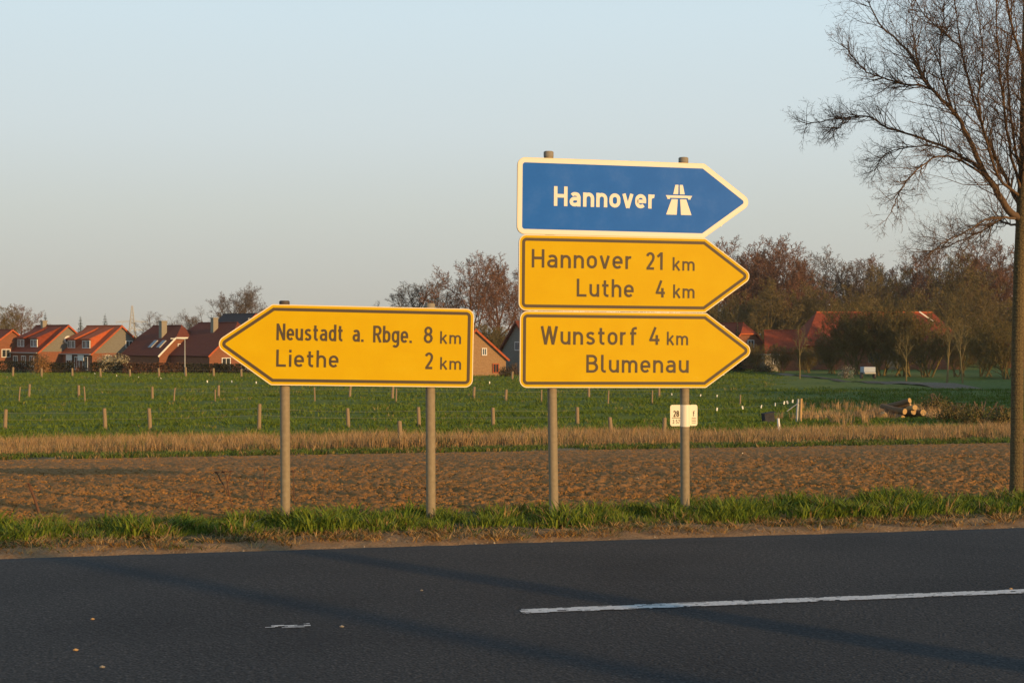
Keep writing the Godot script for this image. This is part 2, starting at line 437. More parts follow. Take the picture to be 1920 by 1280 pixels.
func build_grass() -> void:
	var g0 := Color(0.075, 0.125, 0.012); var g1 := Color(0.18, 0.225, 0.030); var straw := Color(0.30, 0.20, 0.085)
	for variant in 3:
		var places := []; var tints := []
		for k in 3400:
			var s := rng.randf_range(-4.5, 9.5)
			var t := 10.98 + 1.2 * pow(rng.randf(), 0.8)
			var clump := 0.5 + 0.9 * bumps.get_noise_2d(s * 45, t * 30) + 0.35 * bumps.get_noise_2d(s * 12, 40.0)
			if rng.randf() > 0.55 + clump * 0.7: continue
			if t < 11.18 + 0.10 * bumps.get_noise_1d(s * 55): continue
			var size := clampf(0.5 + 0.95 * clump, 0.28, 1.55) * rng.randf_range(0.6, 1.2)
			places.append(spot(s, t, -0.02, size, rng.randf_range(0.85, 1.25)))
			var c := lush(g0, g1, straw, 0.10)
			tints.append(c)
		scatter("verge_grass", ["lush green grass tufts along the road verge", "shorter green grass between the verge tufts", "broad bladed green grass on the road verge"][variant], "grass", tuft([13, 10, 8][variant], [0.115, 0.085, 0.10][variant], 0.06, [0.0035, 0.003, 0.005][variant], [0.5, 0.9, 0.8][variant]), M.grass, places, tints)
	# dead grass lying between the green and the asphalt
	var places2 := []; var tints2 := []
	for k in 3200:
		var s := rng.randf_range(-4.5, 9.5)
		var t := rng.randf_range(10.6, 11.35)
		if 0.5 + bumps.get_noise_2d(s * 40, t * 60) * 1.3 < 0.25 + absf(t - 11.0) * 0.9: continue
		places2.append(spot(s, t, -0.012, rng.randf_range(0.5, 1.3), 0.9))
		tints2.append(lush(Color(0.24, 0.13, 0.045), Color(0.42, 0.27, 0.105), Color(0.10, 0.12, 0.03), 0.22))
	scatter("dead_grass", "flattened dry brown grass at the edge of the asphalt", "dry grass", tuft(11, 0.05, 0.08, 0.0035, 1.9), M.grass, places2, tints2)
	# green strip, then tall dry grass along the field's far side
	var strip := []; var strip_t := []
	for k in 5200:
		var t := rng.randf_range(38.6, 42.2)
		var s := fan_s(t, rng.randf_range(-1.05, 1.05))
		if 0.5 + bumps.get_noise_2d(s * 8, t * 14) < 0.22: continue
		strip.append(spot(s, t, 0.0, rng.randf_range(0.5, 1.2)))
		strip_t.append(lush(Color(0.055, 0.095, 0.016), Color(0.12, 0.16, 0.03), straw, 0.14))
	scatter("field_edge_grass", "green grass strip along the far edge of the bare field", "grass", tuft(9, 0.15, 0.16, 0.010, 0.7), M.grass, strip, strip_t)
	for variant in 2:
		var dry := []; var dry_t := []
		for k in 7500:
			var t := rng.randf_range(41.2, 51.0)
			var s := fan_s(t, rng.randf_range(-1.05, 1.05))
			var dens := 0.5 + 0.8 * bumps.get_noise_2d(s * 3.2, t * 7.0) + 0.4 * bumps.get_noise_2d(s * 13, t * 13)
			var side := clampf((s - 16.0) / 14.0, 0.0, 0.5)
			if t > 46.5 + side * 8.0 and dens < 0.48: continue
			if dens < 0.12: continue
			dry.append(spot(s, t, 0.0, clampf(0.6 + 0.55 * dens, 0.4, 1.2) * (1.0 if t < 47 else 0.75) * rng.randf_range(0.7, 1.15)))
			dry_t.append(lush(Color(0.27, 0.165, 0.075), Color(0.42, 0.285, 0.14), Color(0.13, 0.15, 0.045), 0.10))
		scatter("dry_grass", ["tall dry tan grass in a band beyond the bare field", "thinner upright dry stalks in the tan grass band"][variant], "dry grass", tuft([12, 7][variant], [0.40, 0.52][variant], 0.17, [0.009, 0.006][variant], [0.45, 0.3][variant]), M.grass, dry, dry_t)
	var mead := []; var mead_t := []
	for k in 44000:
		var t := 51.0 + 136.0 * pow(rng.randf(), 1.5)
		var s := fan_s(t, rng.randf_range(-1.05, 1.05))
		var here := st(s, t)
		if -here.z > 112.0 and here.x > -here.z * 0.17 + 4.0 * bumps.get_noise_2d(here.x * 3.0, here.z * 3.0): continue  # bare farm yard
		var lumps := bumps.get_noise_2d(s * 2.0, t * 6.0)
		if rng.randf() < 0.15 - lumps: continue
		mead.append(spot(s, t, swell(st(s, t), t) - 0.01, rng.randf_range(0.6, 1.3) * (1.0 + t / 130.0)))
		mead_t.append(lush(Color(0.075, 0.125, 0.012), Color(0.13, 0.175, 0.022), Color(0.25, 0.21, 0.07), 0.03))
	scatter("pasture_grass", "low green grass tussocks across the fenced pasture", "grass", tuft(8, 0.11, 0.22, 0.012, 0.8), M.grass, mead, mead_t)

func build_clods() -> void:
	var b := Builder.new()
	var ico := SphereMesh.new()
	ico.radial_segments = 6; ico.rings = 3; ico.radius = 0.5; ico.height = 0.8
	var arr := ico.get_mesh_arrays()
	var vv: PackedVector3Array = arr[Mesh.ARRAY_VERTEX]
	var ii: PackedInt32Array = arr[Mesh.ARRAY_INDEX]
	for k in vv.size():
		vv[k] *= 1.0 + 0.5 * fine.get_noise_3dv(vv[k] * 90.0)
	for k in range(0, ii.size(), 3):
		b.tri(vv[ii[k]], vv[ii[k + 1]], vv[ii[k + 2]])
	var places := []; var tints := []
	for k in 140000:
		var t := 12.3 + 26.5 * pow(rng.randf(), 1.7)
		var s := fan_s(t, rng.randf_range(-1.0, 1.0))
		var size := 0.006 + 0.020 * pow(rng.randf(), 6.0) + t * 0.0006
		var tr := spot(s, t, -0.01, size)
		tr.basis = tr.basis * Basis.from_euler(Vector3(rng.randf() * TAU, rng.randf() * TAU, 0)).scaled(Vector3(1, rng.randf_range(0.6, 1.0), rng.randf_range(0.8, 1.3)))
		places.append(tr)
		tints.append(Color(0.25, 0.122, 0.036).lerp(Color(0.35, 0.182, 0.058), rng.randf()) * rng.randf_range(0.8, 1.1))
	scatter("soil_clods", "loose brown clods of soil strewn over the bare field", "soil", b.mesh(), M.clod, places, tints)
	# grit along the road's edge
	var grit := []; var grit_t := []
	for k in 1500:
		var t := 10.45 + 0.38 * pow(rng.randf(), 1.5)
		grit.append(spot(rng.randf_range(-4.5, 9.5), t, -0.03, 0.004 + 0.012 * pow(rng.randf(), 4.0)))
		grit_t.append(Color(0.22, 0.16, 0.10).lerp(Color(0.42, 0.36, 0.27), rng.randf()))
	scatter("roadside_grit", "pale grit and small stones on the road shoulder", "gravel", b.mesh(), M.clod, grit, grit_t)
	# single stones and leaves lying on the asphalt
	var stone := b.mesh()
	var names := ["small pale stone on the asphalt below the pointed yellow sign", "small tan stone on the road beside the paint scrap", "small brown stone at the left on the road", "tiny grey stone low on the left of the road", "small tan pebble above the right end of the white line", "flat pale chip on the road below the right post of the left sign"]
	var spots := [[172, 1162], [640, 1176], [140, 1220], [190, 1252], [1897, 1105], [790, 1108]]
	for k in spots.size():
		var d: float = EYE * FOCAL / (spots[k][1] - 627.0)
		var o := part("pebble", stone, [M.cut_wood, M.concrete][k % 2], self)
		o.position = at(spots[k][0], spots[k][1], d) + Vector3(0, 0.004, 0)
		o.scale = Vector3(0.02, 0.010, 0.014) * rng.randf_range(0.8, 1.3)
		tag(o, names[k], "stone", "pebbles on the road")

# ------------------------------------------------------------------ signs
func inset(poly: PackedVector2Array, by: float) -> PackedVector2Array:  # convex, clockwise or not
	var out := PackedVector2Array()
	var m := poly.size()
	var centre := Vector2.ZERO
	for p in poly: centre += p / m
	for k in m:
		var a := poly[(k + m - 1) % m]; var b := poly[k]; var c := poly[(k + 1) % m]
		var n0 := (b - a).orthogonal().normalized(); var n1 := (c - b).orthogonal().normalized()
		if n0.dot(centre - b) < 0: n0 = -n0
		if n1.dot(centre - b) < 0: n1 = -n1
		out.append(b + (n0 + n1) * by / (1.0 + n0.dot(n1)))
	return out

func rounded(poly: PackedVector2Array, radii: Array, by: float) -> PackedVector2Array:
	var q := inset(poly, by)
	var out := PackedVector2Array()
	var m := q.size()
	for k in m:
		var b := q[k]
		var u := (q[(k + m - 1) % m] - b).normalized(); var w := (q[(k + 1) % m] - b).normalized()
		var r: float = maxf(radii[k] - by, 0.012)
		var half := acos(clampf(u.dot(w), -1, 1)) / 2
		var c := b + (u + w).normalized() * r / sin(half)
		var s0 := b + u * r / tan(half) - c; var s1 := b + w * r / tan(half) - c
		for j in 9:
			out.append(c + s0.rotated(s0.angle_to(s1) * j / 8.0))
	return out

func ring(outer: PackedVector2Array, inner: PackedVector2Array, z: float) -> ArrayMesh:
	var b := Builder.new()
	var m := outer.size()
	for k in m:
		var j := (k + 1) % m
		b.quad(v3(outer[k], z), v3(outer[j], z), v3(inner[j], z), v3(inner[k], z))
	return b.mesh()

func sheet(poly: PackedVector2Array, z: float) -> ArrayMesh:
	var b := Builder.new()
	var c := Vector2.ZERO
	for p in poly: c += p / poly.size()
	for k in poly.size():
		b.tri(v3(c, z), v3(poly[k], z), v3(poly[(k + 1) % poly.size()], z))
	return b.mesh()

func v3(p: Vector2, z: float) -> Vector3:
	return Vector3(p.x, p.y, z)

# road lettering: strokes of even width, drawn on a body 7 high with strokes 1 wide
func arc(cx: float, cy: float, rx: float, ry: float, a0: float, a1: float) -> Array:
	var out := []
	for k in 11:
		var a := deg_to_rad(lerpf(a0, a1, k / 10.0))
		out.append(Vector2(cx + rx * cos(a), cy + ry * sin(a)))
	return out

func pts(flat: Array) -> Array:
	var out := []
	for k in range(0, flat.size(), 2): out.append(Vector2(flat[k], flat[k + 1]))
	return out

func curve(flat: Array) -> Array:
	var c := Curve2D.new()
	var p := pts(flat)
	for k in p.size():
		var tan_: Vector2 = (p[mini(k + 1, p.size() - 1)] - p[maxi(k - 1, 0)]) / 6.0
		c.add_point(p[k], -tan_, tan_)
	return Array(c.tessellate(3, 3))

func glyph(ch: String) -> Array:  # [advance, strokes]; a stroke whose first and last points agree is closed
	var bowl := arc(2, 3, 1.5, 1.5, 0, 180) + arc(2, 2, 1.5, 1.5, 180, 360) + pts([3.5, 3])
	var arch := pts([0.5, 2.6]) + arc(2, 3, 1.5, 1.5, 180, 0) + pts([3.5, 0])
	match ch:
		"H": return [4.9, [pts([0.5, 0, 0.5, 7]), pts([4.4, 0, 4.4, 7]), pts([0.5, 3.65, 4.4, 3.65])]]
		"N": return [4.7, [pts([0.5, 0, 0.5, 7]), pts([0.6, 6.7, 4.1, 0.3]), pts([4.2, 0, 4.2, 7])]]
		"R": return [4.5, [pts([0.5, 0, 0.5, 7]), pts([0.5, 6.5]) + arc(2.3, 4.95, 1.65, 1.55, 90, -90) + pts([0.5, 3.4]), pts([2.3, 3.4, 4.1, 0])]]
		"B": return [4.7, [pts([0.5, 0, 0.5, 7]), pts([0.5, 6.5]) + arc(2.3, 5.1, 1.5, 1.4, 90, -90) + pts([0.5, 3.7]), pts([2.2, 3.7]) + arc(2.5, 2.1, 1.7, 1.6, 90, -90) + pts([0.5, 0.5])]]
		"L": return [4.1, [pts([0.5, 7, 0.5, 0.5, 4.0, 0.5])]]
		"W": return [6.9, [pts([0.45, 7, 1.95, 0]), pts([1.95, 0, 3.45, 7]), pts([3.45, 7, 4.95, 0]), pts([4.95, 0, 6.45, 7])]]
		"a": return [4.1, [curve([0.75, 4.0, 1.25, 4.4, 2.0, 4.5, 2.9, 4.3, 3.4, 3.5, 3.45, 2.8]) + pts([3.45, 0]), pts([3.45, 2.75, 2.0, 2.75]) + arc(1.7, 1.62, 1.2, 1.12, 90, 270) + curve([2.0, 0.5, 2.9, 0.75, 3.4, 1.4])]]
		"n": return [4.0, [pts([0.5, 0, 0.5, 5]), arch]]
		"m": return [6.3, [pts([0.5, 0, 0.5, 5]), pts([0.5, 2.9]) + arc(1.8, 3.2, 1.3, 1.3, 180, 0) + pts([3.1, 0]), pts([3.1, 2.9]) + arc(4.45, 3.2, 1.3, 1.3, 180, 0) + pts([5.75, 0])]]
		"o": return [4.0, [bowl]]
		"v": return [3.9, [pts([0.4, 5, 1.95, 0]), pts([1.95, 0, 3.5, 5])]]
		"e": return [4.0, [pts([0.5, 2.45, 3.5, 2.45]) + arc(2, 3, 1.5, 1.5, 0, 180) + arc(2, 2, 1.5, 1.5, 180, 300) + pts([3.15, 1.05])]]
		"r": return [2.9, [pts([0.5, 0, 0.5, 5]), pts([0.5, 2.6]) + arc(1.9, 3.1, 1.4, 1.4, 180, 75)]]
		"u": return [4.0, [pts([0.5, 5]) + arc(2, 2, 1.5, 1.5, 180, 360) + pts([3.5, 2.4]), pts([3.5, 0, 3.5, 5])]]
		"t": return [2.9, [pts([1.2, 6.5]) + arc(2.2, 1.5, 1.0, 1.0, 180, 270) + pts([2.7, 0.5]), pts([0.1, 4.5, 2.7, 4.5])]]
		"h": return [4.0, [pts([0.5, 0, 0.5, 7]), arch]]
		"k": return [3.8, [pts([0.5, 0, 0.5, 7]), pts([3.3, 5.0, 0.6, 1.9]), pts([1.6, 2.9, 3.5, 0])]]
		"l": return [2.0, [pts([0.5, 7]) + arc(1.4, 1.4, 0.9, 0.9, 180, 270) + pts([1.9, 0.5])]]
		"i": return [1.0, [pts([0.5, 0, 0.5, 5]), pts([0.5, 5.9, 0.5, 7])]]
		"s": return [3.8, [curve([3.2, 4.0, 2.6, 4.4, 1.9, 4.5, 1.1, 4.25, 0.75, 3.6, 1.1, 2.95, 1.9, 2.6, 2.8, 2.2, 3.2, 1.5, 2.9, 0.8, 2.0, 0.5, 1.2, 0.6, 0.5, 1.05])]]
		"f": return [2.9, [pts([1.1, 0]) + arc(2.2, 5.4, 1.1, 1.1, 180, 90) + pts([2.8, 6.5]), pts([0.1, 4.5, 2.6, 4.5])]]
		"d": return [4.0, [bowl, pts([3.5, 0, 3.5, 7])]]
		"b": return [4.0, [pts([0.5, 0, 0.5, 7]), bowl]]
		"g": return [4.0, [bowl, pts([3.5, 5]) + arc(2, -0.2, 1.5, 1.4, 360, 220)]]
		".": return [1.0, [pts([0.5, 0, 0.5, 1])]]
		"1": return [2.6, [pts([2.0, 0, 2.0, 7]), pts([0.2, 5.2, 1.9, 6.6])]]
		"2": return [4.0, [arc(2, 5, 1.45, 1.5, 165, -20) + pts([3.1, 3.7, 0.7, 0.45]), pts([0.3, 0.5, 3.7, 0.5])]]
		"3": return [4.0, [arc(1.9, 5.2, 1.4, 1.3, 150, -90) + pts([1.8, 3.9]), pts([1.8, 3.7]) + arc(1.9, 2.1, 1.6, 1.6, 90, -150)]]
		"4": return [4.2, [pts([2.5, 7, 0.5, 1.6]), pts([0.3, 1.9, 4.0, 1.9]), pts([3.0, 3.9, 3.0, 0])]]
		"5": return [4.0, [pts([3.4, 6.5, 0.9, 6.5, 0.7, 3.8]) + arc(1.9, 2.2, 1.6, 1.7, 120, -140)]]
		"7": return [3.9, [pts([0.3, 6.5, 3.5, 6.5, 1.4, 0])]]
		"8": return [4.0, [arc(2, 5.1, 1.3, 1.4, 0, 360), arc(2, 2.1, 1.5, 1.6, 0, 360)]]
	return [2.0, []]

func stroke(b: Builder, line: Array, scale2: Vector2, origin: Vector2, w: float, z: float) -> void:
	var p := PackedVector2Array()
	for q in line:
		var e: Vector2 = q * scale2 + origin
		if p.is_empty() or p[-1].distance_to(e) > w * 0.04: p.append(e)
	var m := p.size()
	if m < 2: return
	var closed := p[0].distance_to(p[m - 1]) < w * 0.2
	if closed:
		p[m - 1] = p[0]
	var lo := []; var hi := []
	for k in m:
		var d0: Vector2; var d1: Vector2
		if closed:
			d0 = (p[k] - p[k - 1 if k > 0 else m - 2]).normalized(); d1 = (p[k + 1 if k < m - 1 else 1] - p[k]).normalized()
		else:
			d1 = (p[mini(k + 1, m - 1)] - p[mini(k, m - 2)]).normalized(); d0 = (p[maxi(k, 1)] - p[maxi(k - 1, 0)]).normalized()
		var nrm := (d0 + d1).normalized().orthogonal()
		var reach := minf(1.0 / maxf(nrm.dot(d0.orthogonal()), 0.2), 1.45)
		lo.append(p[k] - nrm * w / 2 * reach); hi.append(p[k] + nrm * w / 2 * reach)
	for k in m - 1:
		b.quad(v3(hi[k], z), v3(hi[k + 1], z), v3(lo[k + 1], z), v3(lo[k], z))

func lettering(text: String, x0: float, x1: float, base: float, cap: float, weight: float, z: float, gap := 1.0) -> ArrayMesh:
	var b := Builder.new()
	var unit := cap / 7.0
	var w := unit * weight
	var length := 0.0
	for k in text.length(): length += glyph(text[k])[0] + (gap if k < text.length() - 1 else 0.0)
	# centre lines are stretched to the measured length; the strokes keep their width
	var wide := (x1 - x0 - w) / (length - 1.0)
	var tall := (cap - w) / 6.0
	var x := x0 + w / 2 - 0.5 * wide
	for k in text.length():
		var g := glyph(text[k])
		for j in g[1].size():
			var line: Array = g[1][j].duplicate()
			var open: bool = line[0].distance_to(line[-1]) > 0.05
			for q in line.size():
				var e: Vector2 = line[q]
				# ends of straight strokes lie on the outline already; everything else on the centre line
				var y := (e.y - 0.5) * tall + w / 2
				if open and (q == 0 or q == line.size() - 1):
					if e.y == 0.0: y = 0.0
					elif e.y == 7.0: y = cap
					elif e.y == 5.0: y = 4.5 * tall - 0.5 * tall + w
				line[q] = Vector2(e.x * wide, y)
			stroke(b, line, Vector2.ONE, Vector2(x, base), w, z + 0.0004 * j + 0.00003 * k)
		x += (g[0] + gap) * wide
	return b.mesh()

const WORDS := [
	["L", "Neustadt", -0.535, -0.025, 0.035, 0.128], ["L", "a.", 0.047, 0.133, 0.034, 0.131], ["L", "Rbge.", 0.206, 0.509, 0.032, 0.130],
	["L", "8", 0.602, 0.674, 0.032, 0.132], ["L", "km", 0.732, 0.899, 0.031, 0.098], ["L", "Liethe", -0.533, -0.058, -0.167, 0.131],
	["L", "2", 0.613, 0.680, -0.169, 0.131], ["L", "km", 0.736, 0.903, -0.170, 0.097],
	["B", "Hannover", -0.685, 0.166, -0.074, 0.156],
	["M", "Hannover", -0.878, -0.045, 0.041, 0.146], ["M", "21", 0.065, 0.209, 0.039, 0.142], ["M", "km", 0.292, 0.479, 0.036, 0.108],
	["M", "Luthe", -0.508, -0.035, -0.185, 0.143], ["M", "4", 0.147, 0.231, -0.183, 0.137], ["M", "km", 0.298, 0.480, -0.186, 0.110],
	["W", "Wunstorf", -0.813, -0.017, 0.040, 0.146], ["W", "4", 0.083, 0.176, 0.043, 0.142], ["W", "km", 0.235, 0.416, 0.042, 0.108], ["W", "Blumenau", -0.437, 0.422, -0.182, 0.143]]

func board(sign_: Node3D, key: String, s: float, y: float, tilt: float, half: Vector2, points_left: bool, label: String) -> void:
	var f := -1.0 if points_left else 1.0
	var shoulder := 0.57
	var poly := PackedVector2Array([Vector2(-half.x * f, half.y), Vector2(shoulder * f, half.y), Vector2((half.x + 0.012) * f, 0), Vector2(shoulder * f, -half.y), Vector2(-half.x * f, -half.y)])
	if points_left: poly.reverse()
	var radii := [0.062, 0.03, 0.06, 0.03, 0.062]
	var outer := rounded(poly, radii, 0.0)
	var blue := key == "B"
	var body := Builder.new()
	for k in outer.size():
		var j := (k + 1) % outer.size()
		body.quad(v3(outer[j], 0), v3(outer[k], 0), v3(outer[k], -0.022), v3(outer[j], -0.022))
	for k in outer.size():
		body.tri(v3(Vector2.ZERO, -0.018), v3(outer[(k + 1) % outer.size()], -0.018), v3(outer[k], -0.018))
	var o := part("board", body.mesh(), M.aluminium, sign_, label)
	o.position = Vector3(s, y, 0.066)
	o.rotation.z = deg_to_rad(tilt)
	part("rim", ring(outer, rounded(poly, radii, 0.007), 0.001), M.rim, o)
	if blue:
		part("border", ring(rounded(poly, radii, 0.007), rounded(poly, radii, 0.04), 0.0012), M.white_film, o, "white border band")
		part("face", sheet(rounded(poly, radii, 0.036), 0.0), M.blue, o, "blue sheeting")
	else:
		part("face", sheet(rounded(poly, radii, 0.005), 0.0), M.yellow, o, "yellow sheeting")
		part("border", ring(rounded(poly, radii, 0.025), rounded(poly, radii, 0.049), 0.0015), M.black_film, o, "dark border band")
	for w in WORDS:
		if w[0] != key: continue
		var narrow: bool = w[1] in ["Neustadt", "a.", "Rbge."]
		var small: bool = w[1] == "km"
		part("lettering", lettering(w[1], w[2], w[3], w[4], w[5], 1.28 if blue else 1.02 if narrow else 1.0 if small else 1.0, 0.002, 1.15), M.white_film if blue else M.black_film, o, "the word " + w[1] if w[1].length() > 1 and not w[1].is_valid_int() else "the number " + w[1])
	if blue:  # the motorway sign: two carriageways under a bridge
		var b := Builder.new()
		var cx := 0.357
		var lanes := [[0.018, -0.118, 0.108, -0.118, 0.062, 0.008, 0.010, 0.008], [0.007, 0.048, 0.049, 0.048, 0.032, 0.124, 0.005, 0.124]]
		for q in lanes:
			for m in [1.0, -1.0]:
				var p := [Vector3(cx + m * q[0], q[1], 0.002), Vector3(cx + m * q[2], q[3], 0.002), Vector3(cx + m * q[4], q[5], 0.002), Vector3(cx + m * q[6], q[7], 0.002)]
				if m > 0: b.quad(p[3], p[2], p[1], p[0])
				else: b.quad(p[0], p[1], p[2], p[3])
		b.quad(Vector3(cx - 0.113, 0.038, 0.002), Vector3(cx + 0.113, 0.038, 0.002), Vector3(cx + 0.100, 0.018, 0.002), Vector3(cx - 0.100, 0.018, 0.002))
		for m in [-1.0, 1.0]:
			b.box(Vector3(cx + m * 0.088, 0.014, 0.002), Vector3(0.022, 0.012, 0.0006))
		part("motorway_symbol", b.mesh(), M.white_film, o, "white motorway symbol")
	var br := Builder.new()
	for dy in [-0.18, 0.18]: br.box(Vector3(0, dy, -0.036), Vector3(half.x * 1.5, 0.04, 0.018))
	part("back_rail", br.mesh(), M.aluminium, o)

func post(sign_: Node3D, s: float, top: float, lean: float, cap: Material) -> void:
	var b := Builder.new()
	var p := PackedVector3Array(); var r := PackedFloat32Array()
	for k in 5:
		p.append(Vector3(-lean * (k / 4.0) , -0.25 + (top + 0.25) * k / 4.0, 0)); r.append(0.0375)
	b.tube(p, r, 20, true)
	var o := part("post", b.mesh(), M.steel, sign_)
	o.position = Vector3(s, 0, 0)
	var c := Builder.new()
	c.tube(PackedVector3Array([Vector3(-lean, top - 0.032, 0), Vector3(-lean, top + 0.004, 0), Vector3(-lean, top + 0.010, 0)]), PackedFloat32Array([0.040, 0.040, 0.032]), 20, true)
	part("cap", c.mesh(), cap, o)

func build_signs() -> void:
	var origin := st(0, 11.8)
	var a := thing("direction_sign", "low yellow arrow sign pointing left to Neustadt and Liethe on two posts", "road sign", origin, ROAD_TURN)
	post(a, 0.833, 1.70, 0.008, M.dark_cap); post(a, 1.965, 1.685, 0.008, M.concrete)
	board(a, "L", 1.293, 1.3616, -1.1, Vector2(0.998, 0.308), true, "yellow board pointing left")
	var c := thing("direction_sign", "tall sign with blue and two yellow arrow boards pointing right on two posts", "road sign", origin, ROAD_TURN)
	post(c, 2.963, 2.90, 0.048, M.concrete); post(c, 4.063, 2.88, 0.018, M.concrete)
	board(c, "B", 3.627, 2.538, -0.55, Vector2(0.982, 0.303), false, "blue motorway board, topmost")
	board(c, "M", 3.639, 1.933, -0.42, Vector2(0.982, 0.3005), false, "middle yellow board to Hannover and Luthe")
	board(c, "W", 3.647, 1.325, -0.45, Vector2(0.982, 0.303), false, "lowest yellow board to Wunstorf and Blumenau")
	# station plate bent round the right post
	var plate := thing("station_marker_plate", "small white numbered plate bent round the rightmost sign post", "plate", st(4.058, 11.8, 0.793), ROAD_TURN)
	var wings := [[-0.128, -0.040], [0.040, 0.104]]
	for k in 2:
		var w: Array = wings[k]
		var q := rounded(PackedVector2Array([Vector2(w[0], 0.086), Vector2(w[1], 0.086), Vector2(w[1], -0.086), Vector2(w[0], -0.086)]), [0.018, 0.012, 0.012, 0.018] if k == 0 else [0.012, 0.018, 0.018, 0.012], 0.0)
		var b := Builder.new()
		for j in q.size():
			var e := (j + 1) % q.size()
			b.quad(v3(q[e], 0.012), v3(q[j], 0.012), v3(q[j], 0.009), v3(q[e], 0.009))
			b.tri(v3(Vector2((w[0] + w[1]) / 2, 0), 0.012), v3(q[j], 0.012), v3(q[e], 0.012))
		part("wing", b.mesh(), M.plate, plate)
	var sleeve := Builder.new()
	var n := 12
	for k in n:
		var a0 := PI * k / n; var a1 := PI * (k + 1) / n
		var p0 := Vector3(-cos(a0) * 0.041, 0, sin(a0) * 0.041 + 0.004); var p1 := Vector3(-cos(a1) * 0.041, 0, sin(a1) * 0.041 + 0.004)
		sleeve.quad(p0 + Vector3(0, 0.086, 0), p1 + Vector3(0, 0.086, 0), p1 - Vector3(0, 0.092, 0), p0 - Vector3(0, 0.092, 0))
	part("sleeve", sleeve.mesh(), M.plate, plate)
	var ink: Material = M.black_film
	part("lettering", lettering("28", -0.104, -0.052, -0.012, 0.052, 1.2, 0.0135), ink, plate, "the number 28")
	part("lettering", lettering("3 57", -0.110, -0.048, -0.066, 0.032, 0.9, 0.0135), ink, plate, "small figures under a line")
	part("lettering", lettering("f", 0.064, 0.080, -0.008, 0.044, 0.9, 0.0135), ink, plate, "the letter f")
	var bars := Builder.new()
	bars.box(Vector3(-0.078, -0.020, 0.013), Vector3(0.072, 0.005, 0.001))
	part("printed_line", bars.mesh(), ink, plate)
	for k in 4:
		var one := Builder.new()
		one.box(Vector3(0.073, -0.022 - 0.013 * k, 0.013), Vector3(0.036, 0.004, 0.001))
		part("printed_line", one.mesh(), ink, plate)

# ------------------------------------------------------------------ trees
class Habit:
	var counts := [8, 6, 6, 7]
	var angles := [0.75, 0.75, 0.8, 0.8]
	var ratio := [0.62, 0.55, 0.5, 0.5]
	var bare := 0.3        # share of the trunk without limbs
	var up := 0.25
	var wander := 0.25
	var depth := 3
	var twig := 0.03       # half width of a twig at its base
	var tones := [Color(0.16, 0.09, 0.06), Color(0.11, 0.07, 0.045)]
	var sides := [7, 5, 4, 3]
	var kids := 2          # side shoots on each twig
	var droop := 0.0
	var leader := 0.72     # length of the main stem over the tree's height

func grow(wood: Builder, twigs: Builder, h: Habit, p: Vector3, dir: Vector3, length: float, r: float, level: int) -> void:
	if level > h.depth:
		var e := p + (dir + Vector3(0, -h.droop, 0)) * length
		var x := dir.cross(Vector3(rng.randf_range(-1, 1), rng.randf_range(-1, 1), rng.randf_range(-1, 1))).normalized() * h.twig
		twigs.tint = h.tones[rng.randi() % h.tones.size()] * rng.randf_range(0.75, 1.25)
		twigs.blade(p, e, x)
		for k in h.kids:
			var f := rng.randf_range(0.2, 0.9)
			var q := p.lerp(e, f)
			var d := (dir + Vector3(rng.randf_range(-1, 1), rng.randf_range(-0.6, 1), rng.randf_range(-1, 1)) * 0.9).normalized()
			twigs.blade(q, q + (d + Vector3(0, -h.droop, 0)) * length * rng.randf_range(0.3, 0.55), x * 0.7)
		return
	var m := 5 if level == 0 else 4
	var path := PackedVector3Array([p]); var rad := PackedFloat32Array([r])
	var d := dir
	for k in m:
		var lift := h.up if level > 0 else 0.05
		d = (d + Vector3(rng.randf_range(-1, 1), rng.randf_range(-1, 1), rng.randf_range(-1, 1)) * h.wander * (0.35 if level == 0 else 1.0) + Vector3(0, lift, 0)).normalized()
		path.append(path[-1] + d * length / m)
		rad.append(lerpf(r, r * (0.25 if level > 0 else 0.3), (k + 1.0) / m))
	(wood if level < 3 else twigs).tint = h.tones[0]
	(wood if level < 3 else twigs).tube(path, rad, h.sides[mini(level, 3)])
	var start: float = h.bare if level == 0 else 0.22
	var count: int = h.counts[mini(level, h.counts.size() - 1)]
	var spin := rng.randf() * TAU
	for k in count:
		var f := lerpf(start, 1.0, (k + rng.randf() * 0.8) / count)
		var seg := minf(f * m, m - 0.001)
		var q := path[int(seg)].lerp(path[int(seg) + 1], seg - int(seg))
		var axis := (path[int(seg) + 1] - path[int(seg)]).normalized()
		spin += 2.4 + rng.randf_range(-0.4, 0.4)
		var side := axis.cross(Vector3.UP if absf(axis.y) < 0.85 else Vector3.RIGHT).normalized().rotated(axis, spin)
		var ang: float = h.angles[mini(level, h.angles.size() - 1)] * rng.randf_range(0.7, 1.25) * (1.0 - 0.35 * f if level == 0 else 1.0)
		var nd := (axis * cos(ang) + side * sin(ang)).normalized()
		var l: float = length * h.ratio[mini(level, h.ratio.size() - 1)] * rng.randf_range(0.7, 1.15) * (1.15 - 0.5 * f)
		grow(wood, twigs, h, q, nd, l, maxf(lerpf(r, r * 0.3, f) * 0.55, h.twig * 0.6), level + 1)

